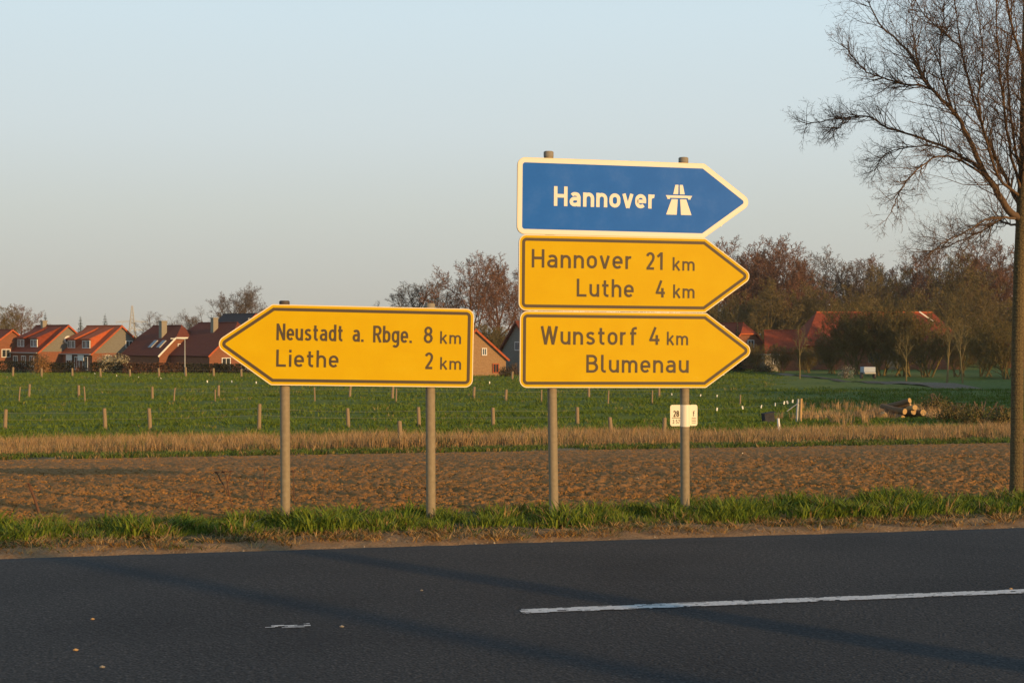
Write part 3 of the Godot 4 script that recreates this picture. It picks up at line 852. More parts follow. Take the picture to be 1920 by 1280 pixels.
func tree(called: String, label: String, h: Habit, tall: float, r: float, stems := 1) -> Node3D:
	var o := thing(called, label, "tree" if stems == 1 else "shrub")
	var wood := painted(); var twigs := painted()
	for k in stems:
		var dir := Vector3.UP if stems == 1 else Vector3(rng.randf_range(-0.7, 0.7), 1.0, rng.randf_range(-0.7, 0.7)).normalized()
		grow(wood, twigs, h, Vector3(0, -0.15, 0) + (Vector3.ZERO if stems == 1 else Vector3(rng.randf_range(-0.5, 0.5), 0, rng.randf_range(-0.5, 0.5)) * tall * 0.2), dir, tall * (h.leader if stems == 1 else 0.6), r, 0)
	part("trunk" if stems == 1 else "stems", wood.mesh(), M.twig, o)
	part("crown", twigs.mesh(), M.twig, o)
	return o

func leaf_cloud(b: Builder, centre: Vector3, size: Vector3, count: int, leaf: float, tones: Array, hollow := 0.55) -> void:
	for k in count:
		var d := Vector3(rng.randfn(), rng.randfn(), rng.randfn()).normalized()
		var rr := lerpf(hollow, 1.0, rng.randf()) * (1.0 + 0.22 * bumps.get_noise_3dv(d * 55.0 + centre * 7.0))
		var p := centre + d * size * rr
		if p.y < 0.02: continue
		var a := Vector3(rng.randf_range(-1, 1), rng.randf_range(-1, 1), rng.randf_range(-1, 1)).normalized() * leaf * rng.randf_range(0.6, 1.3)
		var e := a.cross(d + Vector3(0.1, 0.3, 0.2)).normalized() * leaf * rng.randf_range(0.4, 0.8)
		b.tint = tones[rng.randi() % tones.size()] * rng.randf_range(0.7, 1.25)
		b.tri(p - a, p + e, p + a); b.tri(p - a, p + a, p - e * 0.8)

func bush(called: String, label: String, category: String, where: Vector3, size: Vector3, count: int, leaf: float, tones: Array, turn := 0.0, group := "", boxy := false) -> Node3D:
	var o := thing(called, label, category, where, turn, group)
	var b := painted()
	if boxy:
		for k in count:
			var p := Vector3(rng.randf_range(-1, 1), rng.randf() * 2.0 - 0.05, rng.randf_range(-1, 1))
			p.y = minf(p.y, 1.85 + 0.3 * bumps.get_noise_2d(p.x * size.x * 30, 5.0 + where.x))
			p *= Vector3(size.x, size.y / 2, size.z)
			var a := Vector3(rng.randf_range(-1, 1), rng.randf_range(-1, 1), rng.randf_range(-1, 1)).normalized() * leaf
			var e := a.cross(Vector3(rng.randf_range(-1, 1), rng.randf_range(-1, 1), rng.randf_range(-1, 1))).normalized() * leaf * 0.7
			b.tint = tones[rng.randi() % tones.size()] * rng.randf_range(0.7, 1.25)
			b.tri(p - a, p + e, p + a); b.tri(p - a, p + a, p - e)
	else:
		for k in 5:
			var f := Vector3(rng.randf_range(-0.45, 0.45), rng.randf_range(0.35, 0.62), rng.randf_range(-0.45, 0.45))
			leaf_cloud(b, f * size * Vector3(2, 1, 2) * 0.5, size * Vector3(0.62, 0.45, 0.62), count / 5, leaf, tones, 0.3)
	part("foliage", b.mesh(), M.twig, o)
	var w := Builder.new()
	for k in 5:
		w.rod(Vector3(rng.randf_range(-0.3, 0.3) * size.x, -0.1, rng.randf_range(-0.3, 0.3) * size.z), Vector3(rng.randf_range(-0.5, 0.5) * size.x, size.y * 0.7, rng.randf_range(-0.5, 0.5) * size.z), 0.05, 0.02, 4)
	part("stems", w.mesh(), M.far_bark, o)
	return o

func conifer(label: String, where: Vector3, tall: float, wide: float) -> void:
	var o := thing("conifer", label, "tree", where, rng.randf() * TAU, "conifers in the village")
	var t := Builder.new()
	t.rod(Vector3(0, -0.1, 0), Vector3(0, tall * 0.95, 0), tall * 0.018 + 0.05, 0.02, 6)
	part("trunk", t.mesh(), M.far_bark, o)
	var b := painted()
	var y := tall * 0.08
	while y < tall:
		var f := 1.0 - y / tall
		var n := int(7 + 14 * f)
		for k in n:
			var a := rng.randf() * TAU
			var l := wide * (f * rng.randf_range(0.65, 1.1) + 0.03)
			var d := Vector3(cos(a), rng.randf_range(-0.35, 0.05), sin(a))
			b.tint = Color(0.022, 0.042, 0.022) * rng.randf_range(0.6, 1.5)
			for j in 3:
				var p := Vector3(0, y, 0) + d * l * (0.25 + j * 0.25)
				var x := Vector3(-d.z, 0, d.x) * l * 0.22
				b.tri(p - x, p + d * l * 0.3 + Vector3(0, -0.06, 0), p + x)
		y += tall * 0.028
	part("crown", b.mesh(), M.twig, o)

func limb(wood: Builder, twigs: Builder, h: Habit, flat: Array, r0: float, lean: float, shoots: int, reach: float) -> void:  # a limb measured in the photograph
	var raw := PackedVector3Array()
	for k in range(0, flat.size(), 2):
		var f := k / float(flat.size() - 2)
		raw.append(at(flat[k], flat[k + 1], 13.5 + lean * f))
	var path := PackedVector3Array(); var rad := PackedFloat32Array()
	var m := raw.size()
	for k in m - 1:
		for j in 4:
			var q := raw[k].cubic_interpolate(raw[k + 1], raw[maxi(k - 1, 0)], raw[mini(k + 2, m - 1)], j / 4.0)
			path.append(q + Vector3(rng.randf_range(-1, 1), rng.randf_range(-1, 1), rng.randf_range(-1, 1)) * 0.008)
	path.append(raw[m - 1])
	for k in path.size(): rad.append(lerpf(r0, 0.0035, pow(k / float(path.size() - 1), 0.8)))
	wood.tube(path, rad, 6)
	for k in int(shoots * 1.4):
		var f := pow(rng.randf(), 0.8) * 0.93 + 0.07
		var seg := minf(f * (path.size() - 1), path.size() - 1.001)
		var q := path[int(seg)].lerp(path[int(seg) + 1], seg - int(seg))
		var axis := (path[int(seg) + 1] - path[int(seg)]).normalized()
		var side := axis.cross(Vector3(rng.randf_range(-1, 1), rng.randf_range(-1, 1), rng.randf_range(-1, 1))).normalized()
		var d := (axis + side * rng.randf_range(0.5, 1.2) + Vector3(0, rng.randf_range(-0.35, 0.35), 0)).normalized()
		grow(wood, twigs, h, q, d, reach * rng.randf_range(0.35, 1.0) * (1.1 - 0.4 * f), 0.0048 * (1.2 - 0.6 * f), 2)

func build_near_tree() -> void:
	var foot_ := grounded(at(1906, 627, 13.5))
	var o := thing("roadside_tree", "bare roadside tree at the right edge with fine twigs and mossy trunk", "tree")
	var trunk := Builder.new()
	var line := [1907, 975, 1907, 900, 1908, 780, 1909, 640, 1913, 500, 1917, 420, 1921, 300, 1923, 150, 1926, 0, 1930, -160, 1934, -320]
	var wide := [0.066, 0.058, 0.054, 0.052, 0.053, 0.055, 0.045, 0.040, 0.034, 0.022, 0.008]
	var p := PackedVector3Array(); var r := PackedFloat32Array()
	for k in range(0, line.size(), 2):
		p.append(at(line[k], line[k + 1], 13.5)); r.append(wide[k / 2])
	p[0] = foot_ - Vector3(0, 0.15, 0)
	trunk.tube(p, r, 14)
	part("trunk", trunk.mesh(), M.bark, o)
	var wood := Builder.new(); var twigs := painted()
	var h := Habit.new()
	h.counts = [6, 6, 6, 5]; h.angles = [0.7, 0.7, 0.75, 0.75]; h.ratio = [0.6, 0.6, 0.55, 0.6]
	h.depth = 3; h.twig = 0.0016; h.up = 0.1; h.wander = 0.3; h.kids = 1; h.droop = 0.12
	h.tones = [Color(0.085, 0.055, 0.038), Color(0.15, 0.085, 0.045), Color(0.12, 0.08, 0.055)]; h.sides = [6, 5, 4, 3]
	var limbs := [
		[[1912, 412, 1885, 385, 1865, 352, 1840, 310, 1808, 240, 1785, 205, 1745, 165, 1700, 95, 1650, 45, 1620, -15], 0.036, -0.5, 46, 0.75],
		[[1848, 322, 1790, 285, 1735, 262, 1665, 240, 1630, 218, 1590, 220, 1540, 228, 1512, 233], 0.015, 0.5, 42, 0.4],
		[[1912, 410, 1885, 408, 1862, 408, 1840, 415, 1800, 440, 1765, 458, 1738, 478], 0.013, -0.7, 30, 0.5],
		[[1912, 424, 1890, 420, 1872, 415, 1845, 432, 1800, 452, 1750, 470], 0.012, 0.4, 26, 0.5],
		[[1855, 335, 1800, 300, 1760, 293, 1735, 305, 1700, 340, 1680, 375, 1672, 398], 0.011, -0.9, 30, 0.45],
		[[1805, 292, 1750, 275, 1690, 278, 1655, 295, 1640, 320], 0.008, 0.9, 26, 0.4],
		[[1752, 167, 1720, 160, 1690, 157, 1655, 145, 1625, 135, 1602, 110, 1578, 82], 0.011, -0.3, 36, 0.36],
		[[1912, 385, 1875, 310, 1840, 230, 1815, 150, 1800, 80, 1788, -20], 0.020, 0.6, 46, 0.7],
		[[1914, 360, 1892, 270, 1880, 170, 1870, 70, 1866, -60], 0.016, -0.6, 40, 0.7],
		[[1916, 330, 1898, 240, 1890, 130, 1898, 60, 1895, -60], 0.014, 0.8, 34, 0.6],
		[[1914, 370, 1870, 330, 1850, 260, 1835, 180, 1842, 90, 1824, -40], 0.015, -1.0, 44, 0.7],
		[[1800, 90, 1770, 60, 1735, 30, 1705, -20], 0.009, 0.9, 30, 0.5],
		[[1745, 165, 1722, 120, 1712, 60, 1708, -20], 0.009, 0.6, 30, 0.5],
		[[1785, 205, 1768, 150, 1762, 90, 1770, 20, 1765, -30], 0.009, -1.0, 34, 0.5],
		[[1590, 220, 1575, 238, 1560, 242, 1540, 262], 0.005, 0.6, 12, 0.3],
		[[1920, 250, 1945, 150, 1965, 60, 1975, -60], 0.016, 0.5, 30, 0.7],
		[[1918, 380, 1960, 320, 2020, 230, 2070, 150, 2120, 60], 0.028, -0.4, 40, 0.8],
		[[1918, 400, 1970, 370, 2040, 340, 2110, 330, 2170, 345], 0.016, 0.5, 34, 0.6],
		[[1920, 300, 1990, 200, 2030, 100, 2050, -20], 0.018, 0.6, 34, 0.7],
		[[1924, 130, 1895, 40, 1880, -60, 1870, -150], 0.015, -0.6, 30, 0.6],
		[[1926, 60, 1960, -40, 1990, -150], 0.014, 0.5, 26, 0.6],
		[[1918, 340, 1930, 240, 1940, 120, 1945, 0], 0.016, 1.4, 40, 0.8],
		[[1917, 350, 1925, 240, 1930, 120, 1935, 0], 0.016, -1.4, 40, 0.8]]
	for l in limbs: limb(wood, twigs, h, l[0], l[1], l[2], l[3], l[4])
	part("limbs", wood.mesh(), M.limb, o)
	part("crown", twigs.mesh(), M.twig, o)

func build_far_trees() -> void:
	var beech := Habit.new()
	beech.counts = [12, 8, 7, 6]; beech.bare = 0.16; beech.up = 0.14; beech.twig = 0.044; beech.angles = [0.95, 0.85, 0.9, 0.9]; beech.leader = 0.56; beech.ratio = [0.82, 0.52, 0.5, 0.5]; beech.depth = 3; beech.kids = 4
	beech.tones = [Color(0.17, 0.085, 0.055), Color(0.14, 0.075, 0.05), Color(0.19, 0.105, 0.06)]
	var oak := Habit.new()
	oak.counts = [11, 8, 7, 6]; oak.bare = 0.22; oak.wander = 0.4; oak.up = 0.1; oak.twig = 0.024; oak.kids = 3; oak.angles = [1.05, 0.8, 0.8, 0.8]; oak.leader = 0.54; oak.ratio = [0.85, 0.54, 0.5, 0.5]
	oak.tones = [Color(0.115, 0.085, 0.065), Color(0.14, 0.10, 0.075), Color(0.10, 0.075, 0.06)]
	var olive := Habit.new()
	olive.counts = [12, 8, 7, 6]; olive.bare = 0.12; olive.twig = 0.036; olive.up = 0.16; olive.angles = [0.95, 0.85, 0.9, 0.9]; olive.leader = 0.58; olive.ratio = [0.78, 0.52, 0.5, 0.5]; olive.kids = 4
	olive.tones = [Color(0.16, 0.12, 0.05), Color(0.13, 0.105, 0.045), Color(0.18, 0.13, 0.06)]
	var sorts := []
	for k in 2: sorts.append(tree("beech_tree", "", beech, 19.0, 0.34))
	for k in 2: sorts.append(tree("oak_tree", "", oak, 15.0, 0.36))
	for k in 2: sorts.append(tree("ash_tree", "", olive, 16.0, 0.28))
	# sort, picture column, distance, height, width factor, label
	var wood := "bare trees of the wood behind the farm"
	var stand_of := [
		[0, 1365, 250, 20.0, 1.0, "tall reddish bare tree just right of the middle yellow arrow tip", wood], [1, 1412, 262, 21.0, 1.0, "tallest reddish brown bare tree right of the blue arrow", wood], [0, 1462, 255, 20.0, 1.05, "rounded reddish brown bare tree, second from the arrow tips", wood],
		[1, 1500, 245, 17.5, 1.0, "brown bare tree where the wood's skyline steps down", wood], [3, 1555, 270, 18.5, 1.0, "low brown tree in the dip of the wood's skyline", wood], [2, 1590, 262, 20.0, 1.25, "open domed bare tree in the middle of the wood's skyline", wood],
		[0, 1640, 275, 18.5, 1.0, "brown bare tree right of the domed tree", wood], [5, 1672, 250, 15.5, 1.0, "olive bare tree above the barn's roof ridge", wood], [1, 1715, 265, 18.0, 1.05, "reddish brown tree behind the middle of the barn", wood],
		[0, 1752, 260, 19.0, 1.0, "reddish brown tree behind the barn's right gable", wood], [4, 1790, 245, 17.0, 1.1, "olive brown tree right of the barn's lit hip", wood], [1, 1828, 262, 20.5, 1.05, "tall brown tree under the drooping twigs of the roadside tree", wood],
		[0, 1868, 252, 19.5, 1.0, "brown tree nearest the roadside trunk on its left", wood], [1, 1925, 250, 19.0, 1.0, "brown tree behind the roadside trunk", wood],
		[4, 1440, 225, 12.5, 1.1, "lower olive tree in front of the tall reddish wood", wood], [5, 1610, 222, 12.0, 1.0, "pale lit ivy grown tree above the barn roof", wood], [4, 1845, 215, 12.5, 1.2, "olive tree between barn and roadside trunk", wood], [5, 1530, 228, 12.0, 1.0, "dull tree left of the barn roof", wood],
		[0, 885, 245, 17.0, 1.0, "dense reddish brown tree left of the tall sign", "bare trees behind the village"], [1, 935, 252, 17.5, 1.0, "dense reddish brown tree touching the tall sign's left edge", "bare trees behind the village"],
		[0, 1000, 258, 17.0, 1.0, "reddish brown tree hidden behind the tall sign", "bare trees behind the village"], [1, 1090, 258, 16.0, 1.0, "bare tree hidden behind the middle of the tall sign", "bare trees behind the village"], [0, 1210, 262, 17.0, 1.0, "bare tree hidden behind the right of the tall sign", "bare trees behind the village"], [1, 1290, 256, 18.0, 1.0, "bare tree hidden behind the arrow heads", "bare trees behind the village"],
		[2, 785, 270, 15.5, 1.35, "open grey bare tree above the right end of the low sign", "bare trees behind the village"], [3, 838, 268, 13.5, 1.1, "small grey bare tree between the grey and the reddish tree", "bare trees behind the village"],
		[2, 430, 270, 14.0, 1.2, "spreading bare oak above the slate roof", "bare trees behind the village"], [3, 484, 275, 12.8, 0.8, "slim bare tree right of the spreading oak", "bare trees behind the village"],
		[4, 8, 250, 9.2, 1.2, "brown bare tree at the left edge behind the houses", "bare trees behind the village"], [0, 38, 262, 9.6, 1.1, "reddish bare tree behind the leftmost roof", "bare trees behind the village"],
		[3, 300, 262, 8.2, 1.3, "small bare tree behind the tall chimney", "bare trees behind the village"], [2, 352, 270, 9.2, 1.0, "small bare tree between the two dark red roofs", "bare trees behind the village"]]
	var used := {}
	for e in stand_of:
		var which: int = e[0]
		var base_tall: float = [19.0, 19.0, 15.0, 15.0, 16.0, 16.0][which]
		var f: float = e[3] / base_tall * 1.2
		var where := stand(e[1], e[2])
		var turn := rng.randf() * TAU
		var size := Vector3(f * e[4], f, f * e[4])
		if not used.has(which):
			used[which] = true
			var o: Node3D = sorts[which]
			o.position = where; o.rotation.y = turn; o.scale = size
			o.set_meta("label", e[5]); o.set_meta("group", e[6])
		else:
			copy(sorts[which], ["beech_tree", "beech_tree", "oak_tree", "oak_tree", "ash_tree", "ash_tree"][which], e[5], where, turn, size, e[6])
	var back := ["tree showing behind the gap by the middle arrow tip", "tree deep in the wood left of its highest crown", "tree deep in the wood right of its highest crown", "tree deep in the wood where its skyline steps down", "tree deep in the wood left of the domed crown", "tree deep in the wood right of the domed crown", "tree deep in the wood above the barn's middle", "tree deep in the wood above the barn's right end", "tree deep in the wood under the drooping twigs", "tree deep in the wood beside the roadside trunk"]
	for n in back.size():
		var tall_: float = [1.16, 1.2, 1.16, 1.0, 0.98, 1.0, 0.98, 1.05, 1.12, 1.12][n]
		copy(sorts[[0, 1, 4][n % 3]], "beech_tree" if n % 3 < 2 else "ash_tree", back[n], stand(1385 + n * 56, 288.0 + 6.0 * (n % 2)), rng.randf() * TAU, Vector3(1.25, tall_ * (1.0 if n % 3 < 2 else 1.18), 1.25), wood)
	# the trees beyond the right edge of the picture whose shade lies over the far pasture and the barn
	var k := 0
	for row in 2:
		for n in 16:
			var c := 122.0 + n * 7.8 + row * 3.9
			var where := Vector3(c / 2 - 6.0 + row * 9.0 + rng.randf_range(-2, 2), 0, -(c / 2 + 6.0 - row * 9.0 + rng.randf_range(-2, 2)))
			var tall := lerpf(0.58, 0.84, n / 15.0)
			copy(sorts[[0, 4, 1, 5][k % 4]], "beech_tree" if k % 2 == 0 else "ash_tree", "bare tree standing beyond the right edge of the view", grounded(where), rng.randf() * TAU, Vector3(0.85, tall, 0.85), "trees beyond the right edge")
			k += 1
	for n in range(1, 4):
		copy(sorts[[0, 1, 4][n % 3]], "beech_tree", "bare tree standing beyond the right edge of the view", grounded(Vector3(65.0 + 4.0 * n + rng.randf_range(-1, 1), 0, -(158.0 + 4.2 * n))), rng.randf() * TAU, Vector3(0.9, 0.95, 0.9), "trees beyond the right edge")
	# two avenue trees behind the camera whose trunks shade the road
	for e in [[8.2, -0.79, 0], [14.4, 7.15, 2]]:
		var h := Habit.new()
		h.counts = [6, 5, 5, 4]; h.bare = 0.62; h.twig = 0.006; h.tones = oak.tones
		var o := tree("avenue_tree", "bare avenue tree standing behind the viewpoint", h, 11.0, 0.15)
		o.position = grounded(Vector3(e[0], 0, e[1]))
		o.set_meta("group", "avenue trees behind the viewpoint")

func build_shrubs() -> void:
	var scrub := Habit.new()
	scrub.counts = [7, 6, 6, 5]; scrub.bare = 0.12; scrub.twig = 0.028; scrub.up = 0.15; scrub.depth = 3; scrub.wander = 0.35; scrub.kids = 2
	scrub.tones = [Color(0.15, 0.12, 0.045), Color(0.12, 0.10, 0.04), Color(0.17, 0.115, 0.05)]
	# thicket in front of the barn: willows with many stems
	var a := tree("willow_thicket", "dense olive thicket in front of the barn, left part", scrub, 8.0, 0.09, 7)
	var b := tree("willow_thicket", "", scrub, 7.5, 0.09, 7)
	a.position = stand(1600, 168); a.scale = Vector3(1.1, 1.25, 1.1)
	b.position = stand(1650, 166); b.scale = Vector3(1.15, 1.4, 1.15); b.set_meta("label", "dense olive thicket in front of the barn, above the white trailer")
	var more := [[a, 1695, 164, 1.3, "dense olive thicket in front of the barn, right of the white trailer"], [b, 1738, 160, 1.15, "olive thicket below the barn's right hip"], [a, 1560, 172, 0.7, "low grey thicket at the left end of the row"], [b, 1515, 178, 0.55, "low scrub left of the thicket by the red roof"], [a, 1465, 180, 0.55, "low scrub below the small pale shed"], [b, 1420, 184, 0.6, "grey scrub right of the lowest arrow tip"],
		[a, 1850, 150, 0.95, "brown willow beside the roadside trunk"], [b, 1890, 146, 0.9, "brown willow behind the roadside trunk"], [a, 1800, 156, 0.8, "thin willow scrub between thicket and trunk"]]
	for e in more:
		copy(e[0], "willow_thicket", e[4], stand(e[1], e[2]), rng.randf() * TAU, Vector3.ONE * e[3], "scrub along the farm")
	for o in [a, b]: o.set_meta("group", "scrub along the farm")
	var under := ["undergrowth at the wood's left end by the arrow tips", "undergrowth behind the orange lit roof", "undergrowth left of the dim red outbuilding", "undergrowth behind the dim red outbuilding", "undergrowth behind the barn's left hip", "undergrowth under the domed tree", "undergrowth behind the barn's ridge, left of its middle", "undergrowth behind the middle of the barn", "undergrowth behind the barn's right half", "undergrowth behind the barn's right hip", "undergrowth right of the barn under the tall brown tree", "undergrowth left of the roadside trunk", "undergrowth behind the roadside trunk at the right edge"]
	for k in under.size():
		copy([a, b][k % 2], "woodland_scrub", under[k], stand(1350 + k * 48, 232.0 + 9.0 * (k % 3)), rng.randf() * TAU, Vector3(1.6, 1.65 + 0.3 * (k % 2), 1.5), "undergrowth of the wood")
	copy(a, "woodland_scrub", "undergrowth below the dense reddish tree between the signs", stand(900, 240), 1.0, Vector3(1.4, 1.1, 1.3), "undergrowth of the wood")
	copy(b, "woodland_scrub", "undergrowth at the left edge of the tall sign", stand(948, 238), 2.0, Vector3(1.4, 1.0, 1.3), "undergrowth of the wood")
	for k in 50:  # the scrub under the trees beyond the right edge
		var c := 100.0 + (k / 2) * 6.0 + 3.0 * (k % 2)
		var deep := 10.0 - 8.0 * (k % 2)
		copy([a, b][k % 2], "willow_thicket", "scrub standing beyond the right edge of the view", grounded(Vector3(c / 2 - deep, 0, -(c / 2 + deep))), rng.randf() * TAU, Vector3(1.9, lerpf(0.9, 1.9, k / 49.0), 1.9), "scrub beyond the right edge")
	for k in 3:
		copy([a, b][k % 2], "willow_thicket", "scrub standing beyond the right edge of the view", grounded(Vector3(68.0 + 4.5 * k, 0, -(165.0 + 5.0 * k))), rng.randf() * TAU, Vector3(1.6, 1.9, 1.6), "scrub beyond the right edge")
	var slim := Habit.new()
	slim.counts = [7, 5, 5, 5]; slim.bare = 0.45; slim.twig = 0.02; slim.depth = 2; slim.kids = 2; slim.tones = [Color(0.19, 0.15, 0.07), Color(0.15, 0.115, 0.055)]
	var pole := tree("pollard_tree", "slim pale trunked tree with knobbly head below the barn's right hip", slim, 6.2, 0.11)
	pole.position = stand(1776, 130); pole.set_meta("group", "slim trees before the barn")
	copy(pole, "pollard_tree", "slim pale trunked tree right of the knobbly one", stand(1806, 128), 2.0, Vector3(0.9, 0.95, 0.9), "slim trees before the barn")
	copy(pole, "pollard_tree", "slim trunk standing in the dark thicket", stand(1700, 140), 4.0, Vector3(0.8, 0.8, 0.8), "slim trees before the barn")
	copy(pole, "pollard_tree", "thin young tree before the dim red roof", stand(1500, 150), 1.0, Vector3(0.7, 0.9, 0.7), "slim trees before the barn")
	# low bushes right, by the field
	var tone := [Color(0.13, 0.105, 0.035), Color(0.10, 0.085, 0.03), Color(0.16, 0.12, 0.05)]
	for e in [[1790, 62, Vector3(1.0, 1.1, 0.9), "low olive bush right of the log pile"], [1840, 60, Vector3(1.2, 1.3, 1.0), "olive bush left of the roadside trunk's foot"], [1885, 58, Vector3(1.0, 1.2, 0.9), "olive bush behind the roadside trunk"], [1755, 72, Vector3(1.2, 1.3, 1.0), "dull olive bush behind the right end of the log pile"]]:
		bush("low_bush", e[3], "bush", stand(e[0], e[1]), e[2], 1500, 0.05, tone, 0.0, "bushes at the field's right corner")
	# gardens in front of the houses
	var dark := [Color(0.035, 0.035, 0.018), Color(0.045, 0.04, 0.02), Color(0.03, 0.028, 0.018)]
	var brown := [Color(0.10, 0.05, 0.03), Color(0.08, 0.045, 0.028)]
	for e in [[20, 186, 2.6, 1.5, dark, "dark garden hedge at the left edge of the view"], [112, 184, 1.6, 1.3, dark, "dark hedge below the grey gable with the round window"], [200, 180, 1.9, 1.4, dark, "dark hedge under the white blossoming shrub"], [262, 178, 2.0, 1.35, brown, "brown hedge below the roof with two skylights"], [318, 178, 2.0, 1.35, brown, "brown hedge left of the lamp post"], [385, 178, 2.4, 1.25, dark, "dark hedge right of the lamp post"], [452, 178, 2.4, 1.2, dark, "dark hedge below the low sign's tip"]]:
		bush("garden_hedge", e[5], "hedge", stand(e[0], e[1]), Vector3(e[2], e[3], 0.6), 1600, 0.10, e[4], 0.1, "garden hedges along the village edge", true)
	bush("blossoming_shrub", "pale white blossoming shrub before the orange gable", "shrub", stand(212, 181), Vector3(2.1, 3.3, 1.9), 5200, 0.11, [Color(0.42, 0.37, 0.24), Color(0.34, 0.30, 0.19), Color(0.22, 0.18, 0.09)])
	bush("garden_bush", "orange brown bush in front of the grey gable", "bush", stand(78, 182), Vector3(1.3, 3.4, 1.2), 2600, 0.10, [Color(0.24, 0.125, 0.045), Color(0.18, 0.10, 0.04)], 0, "garden bushes")
	bush("garden_bush", "small orange bush left of the white blossoming shrub", "bush", stand(152, 182), Vector3(0.8, 1.4, 0.8), 700, 0.08, [Color(0.20, 0.09, 0.04), Color(0.15, 0.075, 0.04)], 0, "garden bushes")
	bush("garden_bush", "dark bush beside the tan gable between the signs", "bush", stand(946, 156), Vector3(1.0, 1.5, 0.9), 900, 0.07, [Color(0.06, 0.045, 0.025), Color(0.045, 0.04, 0.02)], 0, "garden bushes")
	bush("garden_bush", "brown bush behind the house between the signs", "bush", stand(962, 166), Vector3(1.2, 2.0, 0.9), 900, 0.07, [Color(0.09, 0.055, 0.035), Color(0.07, 0.05, 0.03)], 0, "garden bushes")
	bush("garden_bush", "olive bush just right of the lowest arrow tip", "bush", stand(1432, 178), Vector3(1.7, 2.0, 1.2), 1200, 0.09, [Color(0.12, 0.095, 0.04), Color(0.09, 0.075, 0.035)], 0, "garden bushes")
	bush("garden_bush", "pale blossoming bush deep in the thicket", "bush", stand(1588, 150), Vector3(1.0, 1.9, 0.9), 700, 0.06, [Color(0.28, 0.27, 0.22), Color(0.2, 0.19, 0.15)], 0, "garden bushes")
	conifer("conifer tip behind the leftmost full house", stand(84, 215), 8.0, 2.2)
	conifer("slim conifer between the two houses with dormers", stand(150, 212), 7.4, 2.4)
	conifer("conifer tip above the orange roofed house", stand(196, 214), 7.8, 2.2)
	conifer("small dark conifer before the lit roof right of the signs", stand(1383, 178), 6.3, 1.4)

# ------------------------------------------------------------------ houses
func opening(o: Node3D, at_: Vector3, size: Vector2, turn: float, frame: Material, glass: Material, called := "window") -> void:
	var b := Builder.new()
	var t := 0.09
	b.box(Vector3(0, size.y / 2 - t / 2, 0), Vector3(size.x, t, 0.1)); b.box(Vector3(0, -size.y / 2 + t / 2, 0), Vector3(size.x, t, 0.1))
	b.box(Vector3(-size.x / 2 + t / 2, 0, 0), Vector3(t, size.y - 2 * t, 0.1)); b.box(Vector3(size.x / 2 - t / 2, 0, 0), Vector3(t, size.y - 2 * t, 0.1))
	b.box(Vector3(0, 0, 0), Vector3(0.06, size.y - 2 * t, 0.09))
	var w := part(called, b.mesh(), frame, o)
	w.position = at_; w.rotation.y = turn
	var g := Builder.new()
	g.box(Vector3(0, 0, -0.01), Vector3(size.x - 2 * t, size.y - 2 * t, 0.03))
	part("pane", g.mesh(), glass, w)

func slab(b: Builder, p: Array, thick: float) -> void:  # a roof plane given clockwise from outside
	var n: Vector3 = (p[2] - p[0]).cross(p[1] - p[0]).normalized() * thick
	var m := p.size()
	var q := []
	for e in p: q.append(e - n)
	if m == 4: b.quad(p[0], p[1], p[2], p[3]); b.quad(q[3], q[2], q[1], q[0])
	else: b.tri(p[0], p[1], p[2]); b.tri(q[2], q[1], q[0])
	for k in m:
		var j := (k + 1) % m
		b.quad(p[k], q[k], q[j], p[j])

